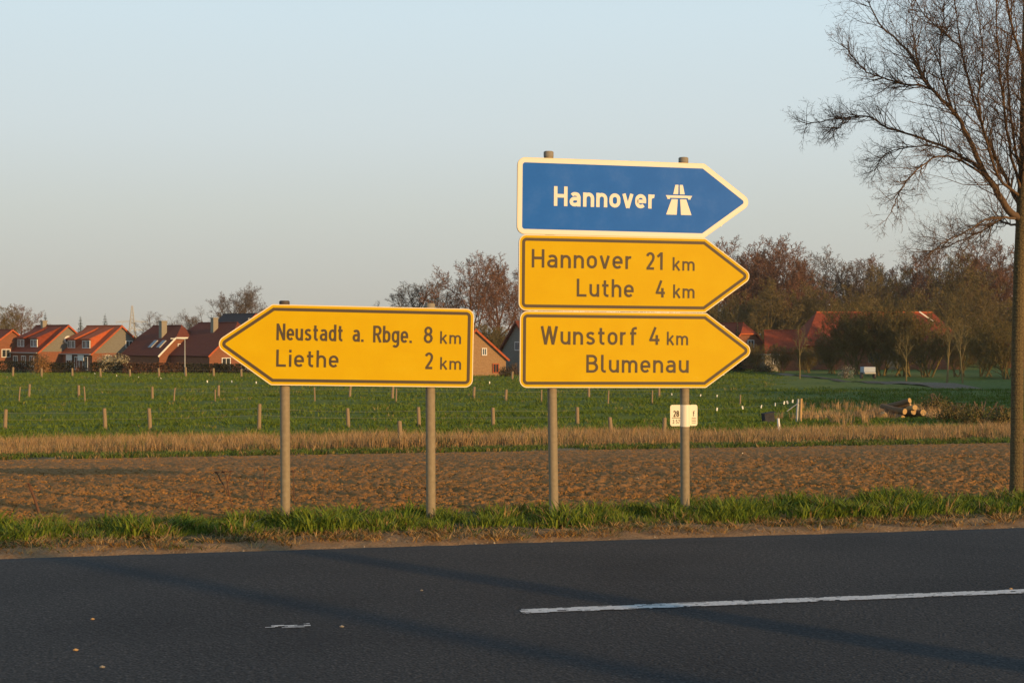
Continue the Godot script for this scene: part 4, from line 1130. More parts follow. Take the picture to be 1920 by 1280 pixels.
# A house with its gable in the local xy plane (x 0..w), running back along -z.
func house(label: String, where: Vector3, turn: float, w: float, l: float, eave: float, ridge: float, wall: Material, roof: Material, gable: Material, hip := 0.0) -> Node3D:
	var o := thing("brick_house", label, "house", where, turn, "houses of the village")
	var b := Builder.new()
	var base := -1.2
	b.quad(Vector3(0, eave, 0), Vector3(w, eave, 0), Vector3(w, base, 0), Vector3(0, base, 0))
	b.quad(Vector3(w, eave, -l), Vector3(0, eave, -l), Vector3(0, base, -l), Vector3(w, base, -l))
	b.quad(Vector3(0, eave, -l), Vector3(0, eave, 0), Vector3(0, base, 0), Vector3(0, base, -l))
	b.quad(Vector3(w, eave, 0), Vector3(w, eave, -l), Vector3(w, base, -l), Vector3(w, base, 0))
	part("wall", b.mesh(), wall, o)
	var cut := 1.0 - hip
	var hy := lerpf(eave, ridge, cut)
	var hx := w / 2 * cut
	for z in [0.0, -l]:
		var g := Builder.new()
		var p := [Vector3(0, eave, z), Vector3(hx, hy, z), Vector3(w - hx, hy, z), Vector3(w, eave, z)]
		if z == 0.0: g.quad(p[0], p[1], p[2], p[3])
		else: g.quad(p[3], p[2], p[1], p[0])
		part("gable", g.mesh(), gable, o)
	var over_ := 0.3
	var k := (ridge - eave) / (w / 2)
	var ey := eave - over_ * k + 0.12
	var ry := ridge + 0.12
	var r := Builder.new()
	var in_ := hip * w / 2 * 0.9
	var hyy := lerpf(eave, ridge, cut) + 0.12
	var zf := over_; var zb := -l - over_
	if hip > 0.0:
		for s in [0, 1]:
			var x0 := -over_ if s == 0 else w + over_
			var x1 := hx if s == 0 else w - hx
			var lower := [Vector3(x0, ey, zb), Vector3(x1, hyy, zb), Vector3(x1, hyy, zf), Vector3(x0, ey, zf)]
			var upper := [Vector3(x1, hyy, zb), Vector3(w / 2, ry, zb + in_), Vector3(w / 2, ry, zf - in_), Vector3(x1, hyy, zf)]
			if s == 1: lower.reverse(); upper.reverse()
			slab(r, lower, 0.14); slab(r, upper, 0.14)
		slab(r, [Vector3(hx, hyy, zf), Vector3(w / 2, ry, zf - in_), Vector3(w - hx, hyy, zf)], 0.14)
		slab(r, [Vector3(w - hx, hyy, zb), Vector3(w / 2, ry, zb + in_), Vector3(hx, hyy, zb)], 0.14)
	else:
		slab(r, [Vector3(-over_, ey, zb), Vector3(w / 2, ry, zb), Vector3(w / 2, ry, zf), Vector3(-over_, ey, zf)], 0.14)
		slab(r, [Vector3(w + over_, ey, zf), Vector3(w / 2, ry, zf), Vector3(w / 2, ry, zb), Vector3(w + over_, ey, zb)], 0.14)
	var rf := part("roof", r.mesh(), roof, o)
	var rc := Builder.new()
	rc.rod(Vector3(w / 2, ry - 0.02, zb + in_), Vector3(w / 2, ry - 0.02, zf - in_), 0.11, 0.11, 6, true)
	part("ridge_cap", rc.mesh(), roof, rf)
	return o

func verge_board(o: Node3D, w: float, eave: float, ridge: float, cut: float, m: Material) -> void:
	var k := (ridge - eave) / (w / 2)
	var b := Builder.new()
	for s in [0, 1]:
		var p0 := Vector3(-0.32 if s == 0 else w + 0.32, eave - 0.3 * k + 0.02, 0.34)
		var p1 := Vector3(w / 2 * cut if s == 0 else w - w / 2 * cut, lerpf(eave, ridge, cut) + 0.04, 0.34)
		var d := (p1 - p0).normalized()
		b.box((p0 + p1) / 2, Vector3(p0.distance_to(p1), 0.20, 0.05), Basis(d, Vector3(-d.y, d.x, 0), Vector3.BACK))
	if cut < 1.0:
		b.box(Vector3(w / 2, lerpf(eave, ridge, cut) + 0.02, 0.36), Vector3(w * (1 - cut), 0.18, 0.05))
	part("verge_board", b.mesh(), m, o)

func chimney(o: Node3D, at_: Vector3, size: float, tall: float, m: Material) -> void:
	var b := Builder.new()
	b.box(at_ + Vector3(0, tall / 2, 0), Vector3(size, tall, size))
	b.box(at_ + Vector3(0, tall + 0.05, 0), Vector3(size + 0.14, 0.1, size + 0.14))
	part("chimney", b.mesh(), m, o)

func gutter(o: Node3D, l: float, y: float) -> void:
	var b := Builder.new()
	b.box(Vector3(-0.38, y, -l / 2), Vector3(0.14, 0.13, l + 0.5))
	part("gutter", b.mesh(), M.galvanised, o)

# shed dormer on the slope that falls to -x; z is the middle of the dormer
func dormer(o: Node3D, z: float, wide: float, w: float, eave: float, ridge: float, roof: Material) -> void:
	var k := (ridge - eave) / (w / 2)
	var x0 := 0.55
	var y0 := eave + x0 * k
	var y1 := y0 + 1.25
	var x1 := w / 2 - 0.35
	var y2 := eave + x1 * k + 0.16
	var b := Builder.new()
	for s in [-1.0, 1.0]:
		var zz: float = z + s * wide / 2
		var p := [Vector3(x0, y0 - 0.2, zz), Vector3(x0, y1, zz), Vector3(x1, y2, zz)]
		if s > 0: b.tri(p[0], p[1], p[2])
		else: b.tri(p[2], p[1], p[0])
	b.quad(Vector3(x0, y1, z - wide / 2), Vector3(x0, y1, z + wide / 2), Vector3(x0, y0 - 0.2, z + wide / 2), Vector3(x0, y0 - 0.2, z - wide / 2))
	var d := part("dormer", b.mesh(), roof, o)
	var r := Builder.new()
	var e := 0.18
	slab(r, [Vector3(x0 - 0.3, y1 + 0.06, z - wide / 2 - e), Vector3(x1 + 0.25, y2 + 0.12, z - wide / 2 - e), Vector3(x1 + 0.25, y2 + 0.12, z + wide / 2 + e), Vector3(x0 - 0.3, y1 + 0.06, z + wide / 2 + e)], 0.12)
	part("dormer_roof", r.mesh(), roof, d)
	for j in 2:
		opening(d, Vector3(x0 - 0.06, y0 + 0.62, z + (j - 0.5) * wide * 0.46), Vector2(wide * 0.43, 1.0), -PI / 2, M.white, M.glass)

func build_houses() -> void:
	var turn := deg_to_rad(41)
	var p0: Vector3
	# leftmost, mostly outside the frame
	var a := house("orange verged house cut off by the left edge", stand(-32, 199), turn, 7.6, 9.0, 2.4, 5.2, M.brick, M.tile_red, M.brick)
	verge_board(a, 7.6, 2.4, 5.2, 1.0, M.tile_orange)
	opening(a, Vector3(3.0, 2.2, 0.05), Vector2(1.2, 1.1), 0, M.white, M.glass); opening(a, Vector3(5.2, 3.2, 0.05), Vector2(0.8, 0.6), 0, M.white, M.white)
	# second house: grey shingled gable with a round window, two dormers
	var b := house("dark brick house with round window in grey shingled gable", stand(72, 195), turn, 7.8, 9.4, 2.45, 5.75, M.brick, M.tile_red, M.shingle)
	verge_board(b, 7.8, 2.45, 5.75, 1.0, M.tile_orange); gutter(b, 9.4, 2.3)
	dormer(b, -2.6, 2.3, 7.8, 2.45, 5.75, M.tile_red); dormer(b, -6.8, 2.3, 7.8, 2.45, 5.75, M.tile_red)
	chimney(b, Vector3(3.6, 5.2, -6.6), 0.6, 1.2, M.concrete)
	round_window(b, Vector3(3.9, 3.95, 0.06), 0.52)
	for z in [-2.0, -4.6, -7.2]: opening(b, Vector3(-0.06, 1.2, z), Vector2(1.3, 1.4), -PI / 2, M.white, M.glass)
	opening(b, Vector3(5.6, 1.3, 0.05), Vector2(1.1, 1.2), 0, M.white, M.glass)
	# third house: orange roof with lit dormer cheeks
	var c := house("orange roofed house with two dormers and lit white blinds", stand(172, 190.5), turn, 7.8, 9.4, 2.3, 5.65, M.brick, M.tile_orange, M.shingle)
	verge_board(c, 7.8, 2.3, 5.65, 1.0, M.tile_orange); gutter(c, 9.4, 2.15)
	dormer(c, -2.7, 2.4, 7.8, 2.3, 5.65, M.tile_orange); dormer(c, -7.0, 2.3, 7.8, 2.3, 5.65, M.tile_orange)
	for z in [-1.8, -4.2, -6.6]: opening(c, Vector3(-0.06, 1.0, z), Vector2(1.4, 1.7), -PI / 2, M.white, M.glass)
	for z in [-2.6, -6.0]:
		var bl := Builder.new()
		bl.box(Vector3.ZERO, Vector3(0.06, 0.75, 1.7))
		var x := part("blind", bl.mesh(), M.white, c)
		x.position = Vector3(-0.30, 1.7, z)
	opening(c, Vector3(2.2, 1.1, 0.05), Vector2(0.9, 1.9), 0, M.white, M.glass, "door"); opening(c, Vector3(5.0, 3.4, 0.05), Vector2(1.0, 0.9), 0, M.white, M.glass)
	# a lean-to roof at its right
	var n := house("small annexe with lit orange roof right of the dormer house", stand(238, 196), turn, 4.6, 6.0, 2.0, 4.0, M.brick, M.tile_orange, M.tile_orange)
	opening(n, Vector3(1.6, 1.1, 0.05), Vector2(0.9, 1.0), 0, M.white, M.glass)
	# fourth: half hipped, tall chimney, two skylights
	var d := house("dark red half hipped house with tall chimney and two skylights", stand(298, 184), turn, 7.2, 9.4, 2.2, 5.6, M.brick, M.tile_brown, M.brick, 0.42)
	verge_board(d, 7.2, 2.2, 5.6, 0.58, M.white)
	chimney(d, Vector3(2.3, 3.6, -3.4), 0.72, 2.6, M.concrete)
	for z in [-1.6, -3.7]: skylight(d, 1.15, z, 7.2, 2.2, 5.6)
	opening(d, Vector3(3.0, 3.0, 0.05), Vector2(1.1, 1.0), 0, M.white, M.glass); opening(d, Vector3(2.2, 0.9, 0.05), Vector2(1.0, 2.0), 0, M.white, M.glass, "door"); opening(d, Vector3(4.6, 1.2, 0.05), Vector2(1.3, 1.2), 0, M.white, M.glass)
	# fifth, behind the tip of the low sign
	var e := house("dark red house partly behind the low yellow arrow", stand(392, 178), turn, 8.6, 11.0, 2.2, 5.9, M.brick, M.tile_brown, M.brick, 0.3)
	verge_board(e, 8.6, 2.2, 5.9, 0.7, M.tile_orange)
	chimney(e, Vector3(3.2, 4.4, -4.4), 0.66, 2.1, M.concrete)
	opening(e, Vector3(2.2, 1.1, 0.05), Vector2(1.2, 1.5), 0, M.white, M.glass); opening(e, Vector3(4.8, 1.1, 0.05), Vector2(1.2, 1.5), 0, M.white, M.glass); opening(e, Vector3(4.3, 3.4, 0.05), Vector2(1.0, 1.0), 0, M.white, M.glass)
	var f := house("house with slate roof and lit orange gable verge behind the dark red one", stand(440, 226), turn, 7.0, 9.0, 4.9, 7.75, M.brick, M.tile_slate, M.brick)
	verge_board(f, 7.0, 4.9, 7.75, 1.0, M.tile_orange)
	# between the signs
	var g := house("tan gabled house with orange roof between the two signs", stand(834, 160), deg_to_rad(14), 6.6, 8.0, 1.95, 4.9, M.brick_light, M.tile_orange, M.brick_light)
	verge_board(g, 6.6, 1.95, 4.9, 1.0, M.tile_orange)
	opening(g, Vector3(4.25, 2.65, 0.05), Vector2(0.55, 0.8), 0, M.white, M.skylight); opening(g, Vector3(5.5, 0.9, 0.05), Vector2(0.7, 1.0), 0, M.tile_orange, M.glass)
	opening(g, Vector3(2.2, 1.1, 0.05), Vector2(0.9, 1.2), 0, M.white, M.glass)
	var h := house("house with steep dull red roof just left of the tall sign", stand(936, 176), deg_to_rad(-58), 8.0, 9.0, 2.2, 5.9, M.shingle, M.tile_brown, M.shingle)
	verge_board(h, 8.0, 2.2, 5.9, 1.0, M.tile_brown)
	opening(h, Vector3(4.0, 3.2, 0.05), Vector2(1.0, 1.0), 0, M.white, M.glass)
	# right of the tall sign
	var r1 := house("house with bright orange lit gable roof right of the lowest arrow tip", stand(1364, 195), deg_to_rad(28), 6.4, 8.5, 2.6, 6.0, M.brick, M.tile_red, M.brick, 0.4)
	verge_board(r1, 6.4, 2.6, 6.0, 0.6, M.tile_orange)
	opening(r1, Vector3(3.7, 3.4, 0.05), Vector2(1.0, 1.0), 0, M.white, M.glass)
	var r2 := house("dim red roofed outbuilding left of the barn", stand(1502, 192), deg_to_rad(82), 6.0, 4.2, 2.4, 5.0, M.brick, M.tile_red, M.brick)
	opening(r2, Vector3(1.8, 1.2, 0.05), Vector2(1.0, 1.2), 0, M.wood, M.glass)
	barn()
	var r3 := house("orange roofed house glimpsed behind the roadside trunk", stand(1880, 210), deg_to_rad(-30), 7.0, 9.0, 3.2, 6.4, M.brick, M.tile_orange, M.brick)
	verge_board(r3, 7.0, 3.2, 6.4, 1.0, M.tile_orange)
	opening(r3, Vector3(3.5, 3.0, 0.05), Vector2(1.0, 1.0), 0, M.white, M.glass)

func round_window(o: Node3D, at_: Vector3, r: float) -> void:
	var b := Builder.new()
	var q := PackedVector2Array(); var inner := PackedVector2Array()
	for k in 20:
		q.append(Vector2.from_angle(-TAU * k / 20) * r); inner.append(Vector2.from_angle(-TAU * k / 20) * r * 0.62)
	for k in 20:
		var j := (k + 1) % 20
		b.quad(v3(q[k], 0.06), v3(q[j], 0.06), v3(inner[j], 0.06), v3(inner[k], 0.06))
		b.quad(v3(q[j], 0.06), v3(q[k], 0.06), v3(q[k], -0.06), v3(q[j], -0.06))
	var w := part("window", b.mesh(), M.white, o, "round window with white frame")
	w.position = at_
	part("pane", sheet(inner, 0.02), M.glass, w)

func skylight(o: Node3D, x: float, z: float, w: float, eave: float, ridge: float) -> void:
	var k := (ridge - eave) / (w / 2)
	var d := Vector3(1, k, 0).normalized()
	var n := Vector3(-d.y, d.x, 0)
	var p := Vector3(x, eave + x * k + 0.12, z) + n * 0.05
	var b := Builder.new()
	b.box(p, Vector3(1.25, 0.12, 0.85), Basis(d, n, Vector3.BACK))
	var f := part("skylight", b.mesh(), M.galvanised, o)
	var g := Builder.new()
	g.box(p + n * 0.065, Vector3(1.1, 0.02, 0.7), Basis(d, n, Vector3.BACK))
	part("pane", g.mesh(), M.skylight, f)

func barn() -> void:
	var o := thing("barn", "long barn with hipped red roof behind the olive thicket", "barn", stand(1512, 198), deg_to_rad(4))
	var l := 21.0; var w := 9.0; var eave := 3.4; var ridge := 7.55; var hip := 2.6
	var b := Builder.new()
	b.box(Vector3(l / 2, eave / 2 - 0.6, -w / 2), Vector3(l, eave + 1.2, w))
	part("wall", b.mesh(), M.brick, o)
	var r := Builder.new()
	var e := 0.5; var y := eave - 0.25
	slab(r, [Vector3(-e, y, e), Vector3(hip, ridge, -w / 2), Vector3(l - hip, ridge, -w / 2), Vector3(l + e, y, e)], 0.16)
	slab(r, [Vector3(l + e, y, -w - e), Vector3(l - hip, ridge, -w / 2), Vector3(hip, ridge, -w / 2), Vector3(-e, y, -w - e)], 0.16)
	slab(r, [Vector3(-e, y, -w - e), Vector3(hip, ridge, -w / 2), Vector3(-e, y, e)], 0.16)
	slab(r, [Vector3(l + e, y, e), Vector3(l - hip, ridge, -w / 2), Vector3(l + e, y, -w - e)], 0.16)
	var rf := part("roof", r.mesh(), M.tile_red, o)
	var c := Builder.new()
	c.rod(Vector3(hip, ridge, -w / 2), Vector3(l - hip, ridge, -w / 2), 0.14, 0.14, 6, true)
	part("ridge_cap", c.mesh(), M.tile_orange, rf)
	var v := Builder.new()
	v.box(Vector3(17.2, 6.9, -3.2), Vector3(2.6, 0.16, 0.16), Basis(Vector3.BACK, 0.0) * Basis(Vector3(0, 0, 1), -0.6))
	part("roof_ladder", v.mesh(), M.white, rf)
	for x in [3.0, 9.0, 15.0]: opening(o, Vector3(x, 1.6, 0.06), Vector2(1.6, 1.4), 0, M.wood, M.glass)
	var door_ := Builder.new()
	door_.box(Vector3(12.0, 1.4, 0.06), Vector3(2.6, 2.8, 0.1))
	part("door", door_.mesh(), M.wood, o)

# ------------------------------------------------------------------ fences and small things
func fence_post(o: Node3D, px: float, top: float, base: float, thick: float, m: Material, depth := 0.0) -> Vector3:
	var p := foot(px, base) if depth == 0.0 else stand(px, depth)
	var h := (EYE - (top - 627.0) / FOCAL * -p.z) - p.y
	var b := Builder.new()
	var lean := Vector3(rng.randf_range(-0.09, 0.09), 0, rng.randf_range(-0.06, 0.06)) * h
	b.tube(PackedVector3Array([Vector3(0, -0.3, 0), Vector3(0, h * 0.5, 0) + lean * 0.5, Vector3(0, h - 0.02, 0) + lean, Vector3(0, h, 0) + lean]), PackedFloat32Array([thick * 1.05, thick, thick * 0.95, thick * 0.75]), 8, true)
	var q := part("post", b.mesh(), m, o)
	q.position = p
	return p + Vector3(0, h * 0.88, 0) + lean * 0.88

func wires(o: Node3D, tops: Array, drops: Array, r: float) -> void:
	for d in drops:
		var b := Builder.new()
		for k in tops.size() - 1:
			var a: Vector3 = tops[k] - Vector3(0, d, 0); var e: Vector3 = tops[k + 1] - Vector3(0, d, 0)
			var mid := (a + e) / 2 - Vector3(0, a.distance_to(e) * 0.006, 0)
			b.tube(PackedVector3Array([a, a.lerp(mid, 0.5) - Vector3(0, 0.01, 0), mid, mid.lerp(e, 0.5) - Vector3(0, 0.01, 0), e]), PackedFloat32Array([r, r, r, r, r]), 3)
		part("wire", b.mesh(), M.wire, o)

func flags(o: Node3D, spots: Array, depth: float) -> void:
	for e in spots:
		var b := Builder.new()
		b.box(Vector3.ZERO, Vector3(0.06, 0.13, 0.015), Basis(Vector3(0, 0, 1), rng.randf_range(-0.5, 0.5)))
		var q := part("flag", b.mesh(), M.flag, o)
		q.position = at(e[0], e[1], depth)
		q.rotation.y = rng.randf_range(-0.5, 0.8)

func fence(called: String, label: String, rows: Array, thick: float, drops: Array, m: Material) -> Node3D:
	var o := thing(called, label, "fence", Vector3.ZERO, 0, "pasture fences")
	var tops := []
	for e in rows: tops.append(fence_post(o, e[0], e[1], e[2], thick, m))
	if drops.size(): wires(o, tops, drops, 0.002 + thick * 0.03)
	return o

func build_fences() -> void:
	fence("pasture_fence", "nearest wire fence with wooden posts behind the dry grass", [[-140, 768, 806], [8, 767, 806], [197, 765, 805], [281, 765, 804], [485, 757, 804], [653, 765, 802], [786, 763, 800], [925, 764, 797], [1083, 763, 794]], 0.075, [0.05, 0.3], M.wood)
	fence("pasture_fence", "row of stout short posts standing in the dry grass", [[751, 789, 836], [1147, 782, 822], [1245, 783, 824]], 0.07, [], M.wood)
	fence("pasture_fence", "middle fence of stout posts across the pasture", [[-80, 722, 746], [53, 720, 745], [147, 722, 745], [285, 725, 749], [409, 722, 745], [532, 724, 746], [655, 724, 746], [735, 724, 747], [888, 725, 746], [948, 730, 752], [1104, 726, 745], [1236, 727, 745]], 0.085, [0.08], M.wood)
	fence("pasture_fence", "middle fence of thin stakes across the pasture", [[-60, 726, 756], [34, 725, 755], [159, 724, 754], [325, 727, 751], [403, 730, 753], [590, 726, 752], [742, 728, 755], [1015, 730, 756], [1140, 732, 757], [1223, 732, 758], [1388, 740, 760]], 0.045, [0.06], M.wood)
	var far := fence("pasture_fence", "farthest fence of posts below the houses", [[-30, 688, 706], [23, 688, 706], [77, 690, 707], [135, 690, 707], [188, 690, 708], [243, 692, 707], [298, 690, 708], [348, 688, 708], [400, 690, 707], [452, 692, 708], [520, 692, 709], [860, 694, 711], [960, 696, 712]], 0.12, [0.1], M.wood)
	flags(far, [[177, 700], [218, 704], [259, 707], [301, 709]], 150)
	var e := thing("electric_fence", "electric fence line with white flags and pale corner post at right", "fence")
	var p := stand(1500, 66)
	fence_post(e, 1501, 747, 786, 0.06, M.cut_wood, 62.0); fence_post(e, 1494, 748, 784, 0.05, M.galvanised, 63.0)
	flags(e, [[1345, 767], [1393, 764], [1428, 762], [1454, 758], [1471, 755], [1477, 754], [1487, 752]], 63)
	flags(e, [[1345, 742], [1260, 739], [1314, 741], [388, 715], [434, 715], [480, 717], [922, 765], [918, 717]], 90)
	var stay := Builder.new()
	stay.rod(at(1476, 771, 62), at(1498, 755, 62), 0.025, 0.02, 5)
	part("strut", stay.mesh(), M.galvanised, e)
	wires(e, [at(1260, 766, 63.5), at(1345, 766, 63.2), at(1428, 761, 63), at(1498, 750, 62.2)], [0.0], 0.004)
	var hook := thing("marker_post", "short pale yellow lit marker post in the dry grass at right", "post")
	fence_post(hook, 1463, 784, 826, 0.045, M.white, 49.0)
	var t := thing("water_trough", "small dark bluish trough lying beside the pale corner post", "trough", stand(1441, 61), 0.3)
	var tb := Builder.new()
	tb.box(Vector3(0, 0.46, 0), Vector3(0.5, 0.03, 0.36), Basis(Vector3(0, 0, 1), 0.15)); tb.box(Vector3(0, 0.24, 0), Vector3(0.42, 0.42, 0.3), Basis(Vector3(0, 0, 1), 0.15))
	part("tub", tb.mesh(), M.tile_slate, t)
	# log pile
	var heap := [[1652, 0.16], [1664, 0.18], [1676, 0.15], [1688, 0.17], [1702, 0.15], [1716, 0.16], [1728, 0.14], [1670, 0.15], [1684, 0.16], [1697, 0.14], [1678, 0.13]]
	var words := ["leftmost thick log at the foot of the log pile", "second log from the left at the pile's foot", "third log from the left at the pile's foot", "middle log at the foot of the pile", "log right of the pile's middle", "pale log in the lit right part of the pile", "rightmost pale log of the pile", "left log in the pile's second layer", "middle log in the pile's second layer", "right log in the pile's second layer", "topmost log of the pile"]
	for k in heap.size():
		var layer := 0 if k < 7 else 1 if k < 10 else 2
		var r: float = heap[k][1] * 0.95
		var where := stand(heap[k][0] + rng.randf_range(-5, 5), 68.0) + Vector3(0, 0.10 + r * 0.9 + layer * 0.24, rng.randf_range(-0.3, 0.3))
		var o := thing("log", words[k], "log", where, rng.randf_range(-0.4, 1.4), "logs of the wood pile")
		o.rotation.x = rng.randf_range(-0.25, 0.25)
		var b := Builder.new()
		var half := rng.randf_range(0.4, 0.75)
		b.tube(PackedVector3Array([Vector3(0, 0.05 * rng.randf(), -half), Vector3(0, 0.0, 0), Vector3(0.03, 0.05 * rng.randf(), half)]), PackedFloat32Array([r, r * 1.04, r * 0.96]), 10, false)
		part("bark", b.mesh(), M.log_bark if k % 3 != 0 else M.cut_wood, o)
		var c := Builder.new()
		c.rod(Vector3(0.03, 0.03, half - 0.02), Vector3(0.03, 0.03, half + 0.01), r * 0.94, r * 0.94, 10, true)
		part("cut_face", c.mesh(), M.cut_wood, o)
		c = Builder.new()
		c.rod(Vector3(0, 0.03, -half - 0.01), Vector3(0, 0.03, -half + 0.02), r * 0.94, r * 0.94, 10, true)
		part("cut_face", c.mesh(), M.cut_wood, o)
	# tall dry clumps around the pile and along the corner
	var tone := [Color(0.36, 0.23, 0.11), Color(0.28, 0.18, 0.09), Color(0.42, 0.28, 0.14)]
	var places := []; var tints := []
	for z in [[1512, 66, 26, 1.2], [1530, 68, 20, 1.0], [1612, 68, 40, 0.8], [1700, 71.5, 150, 2.0], [1640, 66, 8, 0.6], [1752, 65, 14, 0.8], [1580, 60, 14, 0.9], [1560, 75, 20, 1.4]]:
		for k in z[2]:
			var q := stand(z[0], z[1]) + Vector3(rng.randfn() * z[3] * 0.6, 0, rng.randfn() * 0.9)
			places.append(Transform3D(Basis(Vector3.UP, rng.randf() * TAU).scaled(Vector3.ONE * rng.randf_range(0.6, 1.15)), grounded(q)))
			tints.append(tone[rng.randi() % 3] * rng.randf_range(0.8, 1.2))
	scatter("dry_reeds", "tall tan dry clumps around the log pile and corner post", "dry grass", tuft(14, 0.55, 0.2, 0.012, 0.35), M.grass, places, tints)
	# farm track in front of the thicket, trailer and shed
	var tr := Builder.new()
	var line := [[1440, 172], [1500, 160], [1560, 146], [1630, 134], [1720, 126], [1800, 124]]
	for k in line.size() - 1:
		for j in 10:
			var f0 := j / 10.0; var f1 := (j + 1) / 10.0
			var q0 := stand(lerpf(line[k][0], line[k + 1][0], f0), lerpf(line[k][1], line[k + 1][1], f0)); var q1 := stand(lerpf(line[k][0], line[k + 1][0], f1), lerpf(line[k][1], line[k + 1][1], f1))
			for q in 9:
				var w0 := Vector3(0, 0, 9.0 - q * 2.0); var w1 := Vector3(0, 0, 7.0 - q * 2.0)
				tr.quad(grounded(q0 + w1, 0.06), grounded(q1 + w1, 0.06), grounded(q1 + w0, 0.06), grounded(q0 + w0, 0.06))
	structure("farm_track", tr.mesh(), M.track)
	var v := thing("farm_trailer", "small pale blue white box trailer in the dark thicket", "trailer", stand(1628, 150), 0.1)
	var vb := Builder.new()
	vb.box(Vector3(0, 0.92, 0), Vector3(1.15, 0.5, 1.1))
	part("box", vb.mesh(), M.metal_sheet, v)
	for x in [-0.66, 0.66]:
		var wh := Builder.new()
		wh.rod(Vector3(x - 0.08, 0.3, 0), Vector3(x + 0.08, 0.3, 0), 0.32, 0.32, 14, true)
		part("wheel", wh.mesh(), M.dark_cap, v)
	var ch := Builder.new()
	ch.box(Vector3(0, 0.58, 0), Vector3(1.1, 0.14, 1.5))
	part("chassis", ch.mesh(), M.galvanised, v)
	var s := thing("garden_shed", "small pale shed with flat roof right of the lowest arrow tip", "shed", stand(1449, 188), 0.1)
	var sb := Builder.new()
	sb.box(Vector3(0, 1.0, -1.0), Vector3(1.9, 2.0, 2.0))
	part("wall", sb.mesh(), M.concrete, s)
	var sr := Builder.new()
	sr.box(Vector3(0, 2.06, -1.0), Vector3(2.2, 0.12, 2.3))
	part("roof", sr.mesh(), M.metal_sheet, s)
	opening(s, Vector3(0.4, 1.2, 0.05), Vector2(0.7, 0.7), 0, M.white, M.glass)
	# lamp
	var lamp := thing("street_lamp", "grey street lamp with a horizontal arm in front of the village", "street lamp", stand(346, 168), 0)
	var lb := Builder.new()
	lb.tube(PackedVector3Array([Vector3(0, -0.2, 0), Vector3(0, 2, 0), Vector3(0, 4.05, 0)]), PackedFloat32Array([0.075, 0.06, 0.05]), 8, true)
	part("pole", lb.mesh(), M.galvanised, lamp)
	var la := Builder.new()
	la.rod(Vector3(0.05, 4.0, 0), Vector3(-1.0, 4.06, 0), 0.05, 0.045, 6, true)
	part("arm", la.mesh(), M.galvanised, lamp)
	var lh := Builder.new()
	lh.box(Vector3(-1.25, 4.07, 0), Vector3(0.6, 0.10, 0.2))
	part("lamp_head", lh.mesh(), M.flag, lamp)
	# pylon far off
	var py := thing("electricity_pylon", "faint pale lattice pylon far behind the roofs", "pylon", Vector3(at(247, 627, 900).x, -3.55, -900), 0.35)
	lattice(py)
	# weeds at the field's near edge
	weed("thick reddish dry stalk leaning in the verge at the left", [[80, 985, 70, 955, 62, 930, 52, 906]], 0.014, 0.0)
	weed("dry branching weed with dark flat heads left of the first post", [[440, 972, 430, 930, 422, 890, 418, 885], [430, 930, 405, 886], [426, 905, 432, 884]], 0.005, 0.035)
	weed("thin dry weed stalk close beside the first post", [[505, 970, 492, 935, 482, 905], [492, 935, 496, 880]], 0.0045, 0.025)
	weed("low dry weed with small leaves left of the branching one", [[345, 978, 352, 945, 358, 918], [352, 945, 372, 930], [356, 930, 340, 938]], 0.0045, 0.03)
	weed("thin dry weed right of the first post's foot", [[552, 968, 550, 920, 549, 884]], 0.0045, 0.025)

func weed(label: String, lines: Array, r: float, head: float) -> void:
	var o := thing("dry_weed", label, "weed")
	var b := Builder.new(); var hd := Builder.new()
	for l in lines:
		var p := PackedVector3Array(); var rad := PackedFloat32Array()
		for k in range(0, l.size(), 2):
			p.append(at(l[k], l[k + 1], 12.35)); rad.append(r * (1.0 - 0.4 * k / l.size()))
		b.tube(p, rad, 6, true)
		if head > 0:
			for k in 26:
				var a := rng.randf() * TAU
				var q := p[-1] + Vector3(cos(a), 0, sin(a)) * head * rng.randf() + Vector3(0, rng.randf_range(-0.004, 0.008), 0)
				hd.box(q, Vector3.ONE * 0.005, Basis(Vector3(1, 0.5, 0.2).normalized(), rng.randf() * 3.0))
		else:
			for k in 30:
				var f := rng.randf_range(0.75, 1.0) * (p.size() - 1)
				var q := p[int(minf(f, p.size() - 1.01))].lerp(p[int(minf(f, p.size() - 1.01)) + 1], f - int(minf(f, p.size() - 1.01)))
				hd.box(q + Vector3(rng.randf_range(-1, 1), 0, rng.randf_range(-1, 1)) * 0.010, Vector3.ONE * 0.009, Basis(Vector3(1, 0.5, 0.2).normalized(), rng.randf() * 3.0))
	part("stalk", b.mesh(), M.rust_stalk, o)
	part("seed_head", hd.mesh(), M.rust_stalk, o)

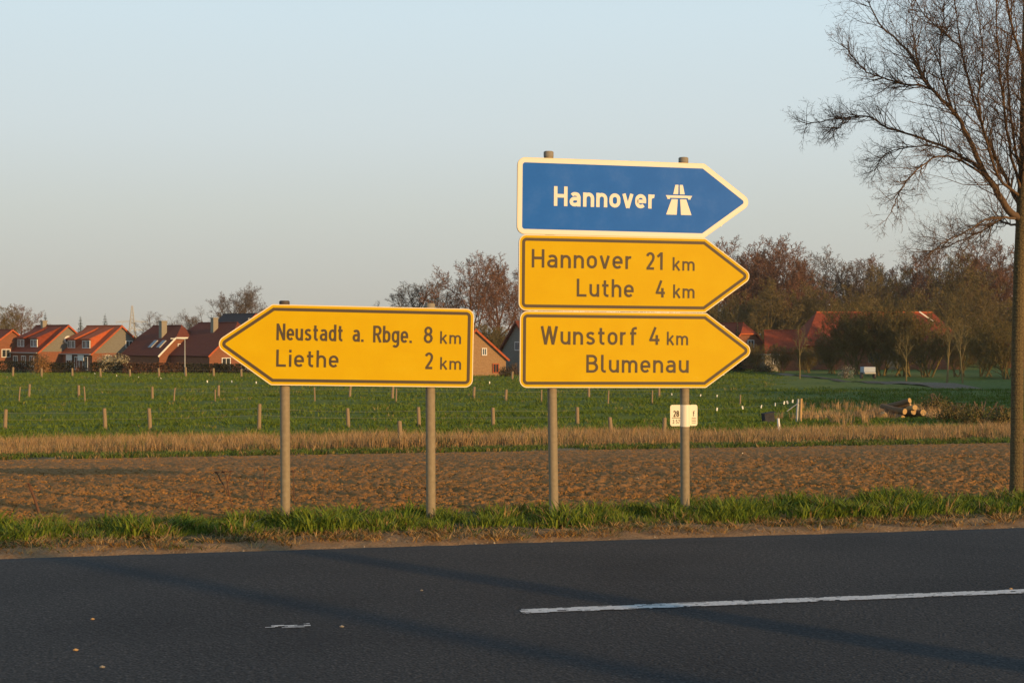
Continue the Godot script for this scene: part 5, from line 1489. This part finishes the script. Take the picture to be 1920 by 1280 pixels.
func lattice(o: Node3D) -> void:
	var b := Builder.new()
	var tall := 22.0
	var levels := [0.0, 4.0, 7.5, 10.5, 13.0, 15.2, 17.2, 19.0, 20.6, 22.0]
	for k in levels.size() - 1:
		var w0 := lerpf(2.3, 0.3, levels[k] / tall); var w1 := lerpf(2.3, 0.3, levels[k + 1] / tall)
		for s in [[-1, -1, 1, -1], [1, -1, 1, 1], [1, 1, -1, 1], [-1, 1, -1, -1]]:
			b.rod(Vector3(s[0] * w0, levels[k], s[1] * w0), Vector3(s[0] * w1, levels[k + 1], s[1] * w1), 0.16, 0.16, 4)
			b.rod(Vector3(s[0] * w0, levels[k], s[1] * w0), Vector3(s[2] * w1, levels[k + 1], s[3] * w1), 0.09, 0.09, 3)
			b.rod(Vector3(s[2] * w0, levels[k], s[3] * w0), Vector3(s[0] * w1, levels[k + 1], s[1] * w1), 0.09, 0.09, 3)
	part("mast", b.mesh(), M.pylon, o)
	for e in [[12.5, 9.0], [7.6, 6.5]]:
		var a := Builder.new()
		for s in [-1.0, 1.0]:
			a.rod(Vector3(0, e[0] + 0.8, 0), Vector3(s * e[1], e[0], 0), 0.12, 0.1, 4); a.rod(Vector3(0, e[0] - 0.3, 0), Vector3(s * e[1], e[0], 0), 0.12, 0.1, 4)
			for x in [0.6, 1.0]: a.rod(Vector3(s * e[1] * x, e[0], 0), Vector3(s * e[1] * x, e[0] - 1.2, 0), 0.1, 0.1, 4)
		part("cross_arm", a.mesh(), M.pylon, o)

# ------------------------------------------------------------------
func _ready() -> void:
	rng.seed = 7
	bumps.seed = 5; bumps.frequency = 0.05; bumps.noise_type = FastNoiseLite.TYPE_SIMPLEX_SMOOTH; bumps.fractal_octaves = 3
	fine.seed = 9; fine.frequency = 0.05; fine.noise_type = FastNoiseLite.TYPE_SIMPLEX; fine.fractal_octaves = 2
	# camera
	var cam := Camera3D.new()
	cam.name = "camera"
	cam.position = Vector3(0, EYE, 0)
	cam.rotation.x = -atan(13.0 / FOCAL)
	cam.fov = rad_to_deg(2.0 * atan(640.0 / FOCAL))
	cam.near = 0.1; cam.far = 6000.0
	add_child(cam)
	cam.current = true
	# sky: clear evening air, grey and warm low down, pale blue above
	var ramp := [[0.0, Color8(187, 186, 177)], [1.7, Color8(194, 194, 186)], [4.5, Color8(203, 208, 202)], [7.5, Color8(209, 220, 222)], [12.0, Color8(209, 227, 235)], [18.0, Color8(188, 212, 226)], [30.0, Color8(142, 174, 200)], [50.0, Color8(104, 138, 170)], [90.0, Color8(80, 112, 148)]]
	var im := Image.create(512, 256, false, Image.FORMAT_RGBAF)
	for y in 256:
		var up := 90.0 - (y + 0.5) / 256.0 * 180.0
		var col: Color = ramp[0][1].srgb_to_linear()
		for k in ramp.size() - 1:
			if up >= ramp[k][0]:
				col = ramp[k][1].srgb_to_linear().lerp(ramp[k + 1][1].srgb_to_linear(), clampf((up - ramp[k][0]) / (ramp[k + 1][0] - ramp[k][0]), 0, 1))
		for x in 512: im.set_pixel(x, y, col)
	var sky_material := PanoramaSkyMaterial.new()
	sky_material.panorama = ImageTexture.create_from_image(im)
	var sky := Sky.new()
	sky.sky_material = sky_material
	var env := Environment.new()
	env.background_mode = Environment.BG_SKY
	env.sky = sky
	env.tonemap_mode = Environment.TONE_MAPPER_LINEAR
	env.tonemap_exposure = 1.0
	env.sdfgi_enabled = true; env.ssao_enabled = true; env.ssil_enabled = true
	env.fog_enabled = true
	env.fog_density = 0.00013
	env.fog_light_color = Color(0.86, 0.86, 0.84)
	var we := WorldEnvironment.new()
	we.name = "environment"
	we.environment = env
	add_child(we)
	# the low sun, behind the camera to the right
	var sun := DirectionalLight3D.new()
	sun.name = "sun"
	sun.light_energy = 1.55
	sun.light_color = Color(1.0, 0.80, 0.52)
	sun.light_angular_distance = 0.6
	sun.shadow_enabled = true
	add_child(sun)
	var from := Vector3(sin(SUN_AZIMUTH) * cos(SUN_HEIGHT), sin(SUN_HEIGHT), cos(SUN_AZIMUTH) * cos(SUN_HEIGHT))
	sun.look_at_from_position(from * 50.0, Vector3.ZERO)
	make_materials()
	build_ground()
	build_signs()
	build_houses()
	build_near_tree()
	build_far_trees()
	build_shrubs()
	build_fences()
	build_clods()
	build_grass()
